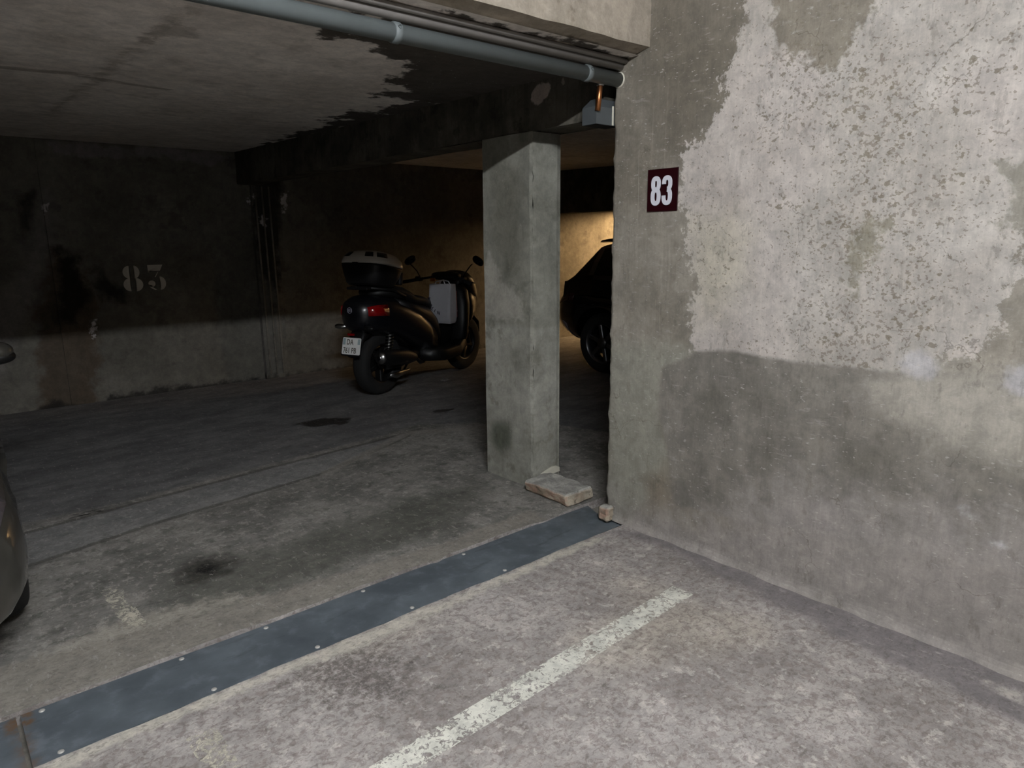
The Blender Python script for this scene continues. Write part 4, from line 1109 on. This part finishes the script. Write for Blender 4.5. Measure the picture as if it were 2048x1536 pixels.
loft('headlight', [R_(1.60, 0.80, 0.075, 0.10), R_(1.68, 0.785, 0.07, 0.09), R_(1.715, 0.775, 0.03, 0.04)], M['car_lens'], sc_t)
loft('front_mudguard', [super_ring((1.50 + 0.325 * math.cos(math.radians(a)), 0, 0.30 + 0.325 * math.sin(math.radians(a))), 0.075 * w, 0.02 * w, 20, 2.5) for a, w in ((150, 0.5), (130, 0.9), (100, 1), (70, 1), (40, 0.9), (15, 0.4))], M['black_gloss'], sc_t)
for s in (-1, 1):
    tube('fork_leg', [(1.50, s * 0.085, 0.30), (1.40, s * 0.085, 0.62)], 0.022, M['dark_steel'], sc_t, 12)
# handlebar, levers, mirrors
tube('steering_column', [(1.33, 0, 0.90), (1.20, 0, 1.02)], 0.028, M['black_plastic'], sc_t, 12)
tube('handlebar', [(1.06, 0.37, 0.985), (1.12, 0.26, 1.01), (1.19, 0.12, 1.03), (1.20, 0, 1.03), (1.19, -0.12, 1.03), (1.12, -0.26, 1.01), (1.06, -0.37, 0.985)], 0.0125, M['dark_steel'], sc_t, 12)
loft('handlebar_cover', [R_(1.12, 1.03, 0.025, 0.09), R_(1.18, 1.04, 0.045, 0.16), R_(1.25, 1.04, 0.045, 0.17), R_(1.31, 1.02, 0.02, 0.1)], M['black_plastic'], sc_t)
box('key_tag', (1.10, 0.06, 0.985), (1.112, 0.12, 1.02), M['amber'], sc_t, 0.003)['label'] = 'small amber patch below the handlebar'
for s in (-1, 1):
    tube('grip', [(1.03, s * 0.43, 0.975), (1.10, s * 0.30, 1.0)], 0.018, M['rubber'], sc_t, 12)
    box('switch_block', (1.085, s * 0.275 - 0.035, 0.985), (1.145, s * 0.275 + 0.035, 1.035), M['black_plastic'], sc_t, 0.01)
    tube('brake_lever', [(1.15, s * 0.27, 1.0), (1.135, s * 0.34, 0.99), (1.10, s * 0.43, 0.98)], 0.006, M['dark_steel'], sc_t, 8)
    tube('mirror_stem', [(1.13, s * 0.27, 1.03), (1.13, s * 0.31, 1.09), (1.12, s * 0.37, 1.15), (1.11, s * 0.40, 1.17)], 0.0065, M['black_plastic'], sc_t, 8)
    mh = bpy.data.objects.new('mirror', None); COL.objects.link(mh); mh.parent = sc_t
    mh.location = (1.13, (0.40 if s > 0 else -0.45), 1.20); mh.rotation_euler = (s * math.radians(-28), 0, s * math.radians(8))
    loft('mirror_shell', [super_ring((0.0, 0, 0), 0.070, 0.038, 28, 2.3), super_ring((0.012, 0, 0), 0.074, 0.041, 28, 2.3), super_ring((0.03, -s * 0.005, 0), 0.06, 0.033, 28, 2.2), super_ring((0.042, -s * 0.01, 0), 0.025, 0.014, 28, 2)], M['black_plastic'], mh)
    loft('mirror_glass', [super_ring((-0.001, 0, 0), 0.064, 0.033, 28, 2.3), super_ring((-0.003, 0, 0), 0.060, 0.030, 28, 2.3)], M['mirror_glass'], mh)
tube('side_stand', [(0.75, 0.14, 0.24), (0.72, 0.27, 0.02)], 0.012, M['dark_steel'], sc_t, 8)

# ------------------------------------------------------------------ shopping bag hanging in front of the seat
bg = thing('shopping_bag', 'white printed shopping bag hanging in front of the scooter seat', 'bag')
bg.matrix_world = sc_t.matrix_basis @ Matrix.Translation((1.062, -0.06, 0.565))
BW, BD, BH = 0.27, 0.15, 0.40
rings = []
for k, (z, sw, sd_) in enumerate(((0.0, 0.90, 0.85), (0.02, 0.96, 0.96), (0.12, 1.0, 1.06), (0.24, 1.0, 1.0), (0.34, 1.0, 0.86), (0.395, 1.0, 0.74), (0.40, 1.0, 0.72))):
    r = super_ring((0, 0, z), BD / 2 * sd_, BW / 2 * sw, 32, 7, 'XY')
    rings.append([(p[0] + 0.006 * mnoise.noise(Vector((p[0] * 9, p[1] * 9, z * 8 + 2))), p[1] + 0.004 * mnoise.noise(Vector((p[0] * 9 + 5, p[1] * 9, z * 8))), p[2] + 0.006 * mnoise.noise(Vector((p[1] * 8, k, 1)))) for p in r])
n_ = 32
V = [p for r in rings for p in r]; Fc = [(i * n_ + k, i * n_ + (k + 1) % n_, (i + 1) * n_ + (k + 1) % n_, (i + 1) * n_ + k) for i in range(len(rings) - 1) for k in range(n_)]
Fc.append(tuple(range(n_ - 1, -1, -1)))
bm = bmesh.new(); vs = [bm.verts.new(v) for v in V]
for f in Fc: bm.faces.new([vs[i] for i in f])
bmesh.ops.solidify(bm, geom=list(bm.faces), thickness=0.002)
bm_obj('bag_body', bm, M['bag'], bg)
# lettering follows a circle round the bag's rear face
C0 = (0.035, 0.255); RAD = 0.165
for k, ch in enumerate('MERLIN'):
    a = math.radians(180 + 15 * k); cu, cv = C0[0] + RAD * math.cos(a), C0[1] + RAD * math.sin(a)
    t = a + math.pi / 2
    def fn(u, v, h, cu=cu, cv=cv, t=t):
        uu = cu + (u - 0.012) * math.cos(t) - v * math.sin(t); vv = cv + (u - 0.012) * math.sin(t) + v * math.cos(t)
        return (-BD / 2 * 1.06 - 0.007 - h, -uu, vv)
    text_mesh('bag_letter', ch, 0.05, fn, M['bag_ink'], bg, 0.0008, 0.9, 0.0012)
poly_plate('bag_stripe', [[(0.045, 0.06), (0.055, 0.06), (0.055, 0.33), (0.045, 0.33)]], lambda u, v, h: (u - 0.0, -BW / 2 - 0.003 - h, v), 0.001, M['bag_red'], bg)
for s in (-1, 1):
    tube('bag_handle', [(s * 0.045, 0.07, 0.385), (s * 0.04, 0.05, 0.425), (0.02, 0.0, 0.44), (s * 0.04, -0.05, 0.425), (s * 0.045, -0.07, 0.385)], 0.006, M['bag'], bg, 8)

# ------------------------------------------------------------------ cars (local: x across, y from nose to tail, origin at the nose on the floor)
def interp(tab, t):
    for (a, *va), (b, *vb) in zip(tab[:-1], tab[1:]):
        if a <= t <= b:
            f = (t - a) / (b - a); f = f * f * (3 - 2 * f) if False else f
            return [x + (y - x) * f for x, y in zip(va, vb)]
    return list(tab[-1][1:]) if t > tab[-1][0] else list(tab[0][1:])

def make_car(name, label, cat, loc, rz, L, body, roof, wheels, r, paint, cut_z=0.0, tail_cut=None, spoiler=True):
    t = thing(name, label, cat, loc, rz)
    NS = 32
    ts = sorted({b[0] for b in body} | {i * L / 26 for i in range(27)})
    rings = []
    for s in ts:
        hw, zb, zt = interp(body, s)
        rings.append(super_ring((0, s, (zb + zt) / 2), hw, (zt - zb) / 2, NS, 3.0 if 0.2 < s < L - 0.2 else 2.6, 'XZ'))
    bo = loft('car_body', rings, paint, t)
    # wheel arches cut out of the body
    cbm = bmesh.new()
    for wy in wheels:
        for s in (-1, 1):
            mt = Matrix.Translation((s * 0.80, wy, r + 0.01)) @ Matrix.Rotation(math.pi / 2, 4, 'Y')
            bmesh.ops.create_cone(cbm, cap_ends=True, segments=40, radius1=r + 0.055, radius2=r + 0.055, depth=0.52, matrix=mt)
    cut = bm_obj('cutter', cbm, M['dark'])
    cut.parent = t
    md = bo.modifiers.new('arches', 'BOOLEAN'); md.object = cut; md.operation = 'DIFFERENCE'; md.solver = 'EXACT'
    dg = bpy.context.evaluated_depsgraph_get(); dg.update()
    me = bpy.data.meshes.new_from_object(bo.evaluated_get(dg))
    bo.modifiers.clear(); old = bo.data; bo.data = me; bpy.data.meshes.remove(old)
    bpy.data.objects.remove(cut)
    # cabin: stations (t, belt half width, belt z, roof half width, roof z); faces sorted into shell and panes
    P_ = []
    for (s, hb_, zb, hr, zr) in roof:
        row = []
        row.append((-(hb_ + 0.025), s, zb - 0.17))
        side = [(0.0, 0), (0.12, 0), (0.52, 0), (0.90, 0), (1.0, 0)]
        for f, _ in side:
            row.append((-(hb_ + (hr - hb_) * f ** 1.25), s, zb + (zr - 0.045 - zb) * f if zr - 0.045 > zb else zb))
        for u in (-0.86, -0.45, 0.0, 0.45, 0.86):
            row.append((hr * u, s, (zr - 0.045 if zr - 0.045 > zb else zb) + 0.045 * (1 - abs(u) ** 2.4) * (1 if zr - 0.045 > zb else 0.3)))
        for f, _ in side[::-1]:
            row.append(((hb_ + (hr - hb_) * f ** 1.25), s, zb + (zr - 0.045 - zb) * f if zr - 0.045 > zb else zb))
        row.append((hb_ + 0.025, s, zb - 0.17))
        P_.append(row)
    nr = len(P_[0]); groups = {}
    ns = len(roof)
    for i in range(ns - 1):
        for k in range(nr - 1):
            key = 'cabin_shell'
            if i == 0 and 5 <= k <= nr - 7: key = 'windscreen'
            elif i == ns - 2 and 6 <= k <= nr - 8: key = 'rear_window'
            elif k in (2, 3) and i in (2, 4, 6): key = ('side_window', 'l', i)
            elif k in (nr - 4, nr - 5) and i in (2, 4, 6): key = ('side_window', 'r', i)
            groups.setdefault(key, []).append((i, k))
    for key, cells in groups.items():
        nm = key if isinstance(key, str) else key[0]
        idx = {}; V = []; Fc = []
        for i, k in cells:
            q = []
            for a, b in ((i, k), (i, k + 1), (i + 1, k + 1), (i + 1, k)):
                if (a, b) not in idx:
                    idx[(a, b)] = len(V); V.append(P_[a][b])
                q.append(idx[(a, b)])
            Fc.append(q)
        bm = bmesh.new(); vs = [bm.verts.new(v) for v in V]
        for f in Fc: bm.faces.new([vs[j] for j in f])
        bmesh.ops.recalc_face_normals(bm, faces=bm.faces)
        if nm == 'cabin_shell':
            bmesh.ops.solidify(bm, geom=list(bm.faces), thickness=0.02)
            bm_obj(nm, bm, paint, t, False)
        else:
            bm_obj(nm, bm, M['glass'], t, False)
    for wy in wheels:
        for s in (-1, 1):
            hw = interp(body, wy)[0]
            wheel(t, 'wheel', s * (hw - 0.115), wy, r, 0.19, 'X', r * 0.66, 6, 'rim')
    box('underbody', (-0.62, 0.25, 0.17), (0.62, L - 0.25, 0.30), M['dark'], t, 0.02)
    return t, rings, ts

def lamp_patch(name, rings, ts, s0, s1, k0, k1, mat, t, label=None):
    i0 = min(range(len(ts)), key=lambda i: abs(ts[i] - s0)); i1 = min(range(len(ts)), key=lambda i: abs(ts[i] - s1))
    o = loft_panel(name, rings, i0, max(i1, i0 + 1), k0, k1, 0.006, mat, t)
    if label: o['label'] = label
    return o

# taupe car at the left edge, nose towards the aisle
LA = 3.9
bodyA = [(0.0, 0.52, 0.20, 0.50), (0.03, 0.66, 0.12, 0.56), (0.08, 0.75, 0.085, 0.61), (0.16, 0.805, 0.07, 0.66), (0.28, 0.835, 0.07, 0.71), (0.5, 0.85, 0.10, 0.78), (0.8, 0.855, 0.17, 0.86), (1.15, 0.86, 0.18, 0.93), (1.6, 0.86, 0.18, 0.96), (LA - 0.5, 0.85, 0.18, 0.98), (LA - 0.12, 0.78, 0.22, 0.95), (LA, 0.55, 0.34, 0.82)]
roofA = [(0.95, 0.80, 0.86, 0.66, 0.87), (1.70, 0.82, 0.93, 0.60, 1.40), (1.86, 0.82, 0.93, 0.60, 1.45), (2.5, 0.82, 0.94, 0.60, 1.49), (2.58, 0.82, 0.94, 0.60, 1.49), (3.15, 0.81, 0.95, 0.60, 1.47), (3.2, 0.81, 0.95, 0.60, 1.46), (3.4, 0.80, 0.95, 0.60, 1.42), (3.5, 0.80, 0.95, 0.60, 1.39), (LA - 0.08, 0.74, 0.92, 0.66, 0.93)]
ca, rgA, tsA = make_car('taupe_car', 'taupe metallic car with black-bottomed mirror at the left edge', 'car', (-0.66, 2.50, 0), 0.0, LA, bodyA, roofA, (0.68, LA - 0.62), 0.295, M['taupe'])
for k0, k1 in ((2, 6), (10, 14)):
    lamp_patch('headlight', rgA, tsA, 0.10, 0.46, k0, k1, M['car_lens'], ca, 'pale headlight lens')
for s in (-1, 1):
    mh = bpy.data.objects.new('door_mirror', None); COL.objects.link(mh); mh.parent = ca
    mh.location = (s * 0.885, 1.42, 0.925)
    up = [super_ring((0, y, 0.008), a, b, 28, 2.3, 'XZ') for y, a, b in ((-0.07, 0.03, 0.012), (-0.05, 0.072, 0.032), (-0.01, 0.092, 0.045), (0.035, 0.09, 0.046), (0.045, 0.082, 0.04))]
    V = loft('mirror_cap', up, M['taupe'], mh)
    lo_ = [super_ring((0.004 * s, y, -0.016), a, b, 28, 2.3, 'XZ') for y, a, b in ((-0.062, 0.03, 0.008), (-0.045, 0.072, 0.024), (-0.01, 0.093, 0.037), (0.035, 0.092, 0.036), (0.047, 0.082, 0.03))]
    loft('mirror_foot', lo_, M['black_plastic'], mh)
    loft('mirror_glass', [super_ring((0, 0.046, 0.0), 0.075, 0.036, 28, 2.4, 'XZ'), super_ring((0, 0.05, 0.0), 0.07, 0.033, 28, 2.4, 'XZ')], M['mirror_glass'], mh)
    box('mirror_arm', (-s * 0.10 - 0.05, -0.02, -0.045), (-s * 0.10 + 0.06, 0.02, -0.01), M['black_plastic'], mh, 0.008)
box('bumper_grille', (-0.42, -0.012, 0.31), (0.42, 0.03, 0.42), M['black_plastic'], ca, 0.01)

# black hatchback two bays away, tail towards the back wall
LB = 4.1
bodyB = [(0.0, 0.55, 0.32, 0.55), (0.1, 0.76, 0.22, 0.66), (0.3, 0.83, 0.18, 0.74), (0.8, 0.86, 0.18, 0.88), (1.3, 0.87, 0.19, 0.94), (LB - 1.0, 0.87, 0.19, 0.99), (LB - 0.5, 0.87, 0.21, 1.0), (LB - 0.22, 0.85, 0.25, 1.0), (LB - 0.12, 0.83, 0.27, 0.985), (LB - 0.05, 0.79, 0.30, 0.93), (LB - 0.015, 0.73, 0.36, 0.82), (LB, 0.62, 0.44, 0.70)]
roofB = [(1.0, 0.80, 0.88, 0.66, 0.89), (1.75, 0.83, 0.95, 0.60, 1.36), (1.92, 0.83, 0.95, 0.60, 1.42), (2.55, 0.83, 0.97, 0.60, 1.45), (2.63, 0.83, 0.97, 0.60, 1.45), (3.1, 0.83, 0.98, 0.60, 1.42), (3.15, 0.82, 0.98, 0.60, 1.415), (3.52, 0.82, 0.99, 0.60, 1.385), (3.60, 0.81, 0.99, 0.60, 1.36), (LB - 0.13, 0.78, 0.95, 0.70, 0.965)]
cb, rgB, tsB = make_car('black_hatchback', 'black hatchback with roof spoiler seen through the gap beside the column', 'car', (6.27, 1.50, 0), 0.0, LB, bodyB, roofB, (0.72, LB - 0.72), 0.32, M['black_car'])
loft('roof_spoiler', [super_ring((0, y, z), a, b, 24, 3, 'XZ') for y, z, a, b in ((3.42, 1.385, 0.60, 0.02), (3.52, 1.39, 0.62, 0.026), (3.60, 1.38, 0.61, 0.022), (3.635, 1.37, 0.58, 0.012))], M['black_car'], cb)
for k0, k1 in ((1, 4), (12, 15)):
    lamp_patch('tail_light', rgB, tsB, LB - 0.30, LB - 0.03, k0, k1, M['smoked_red'], cb)
for k0, k1 in ((27, 31), (17, 21)):
    lamp_patch('rear_fog_lamp', rgB, tsB, LB - 0.26, LB - 0.10, k0, k1, M['car_lens'], cb, 'pale lamp low on the rear bumper')
for s in (-1, 1):
    for y in (1.9, 2.85):
        box('seat_back', (s * 0.36 - 0.24, y, 0.7), (s * 0.36 + 0.24, y + 0.12, 1.12), M['seat_black'], cb, 0.03)
        box('head_rest', (s * 0.36 - 0.12, y + 0.02, 1.13), (s * 0.36 + 0.12, y + 0.10, 1.27), M['seat_black'], cb, 0.025)
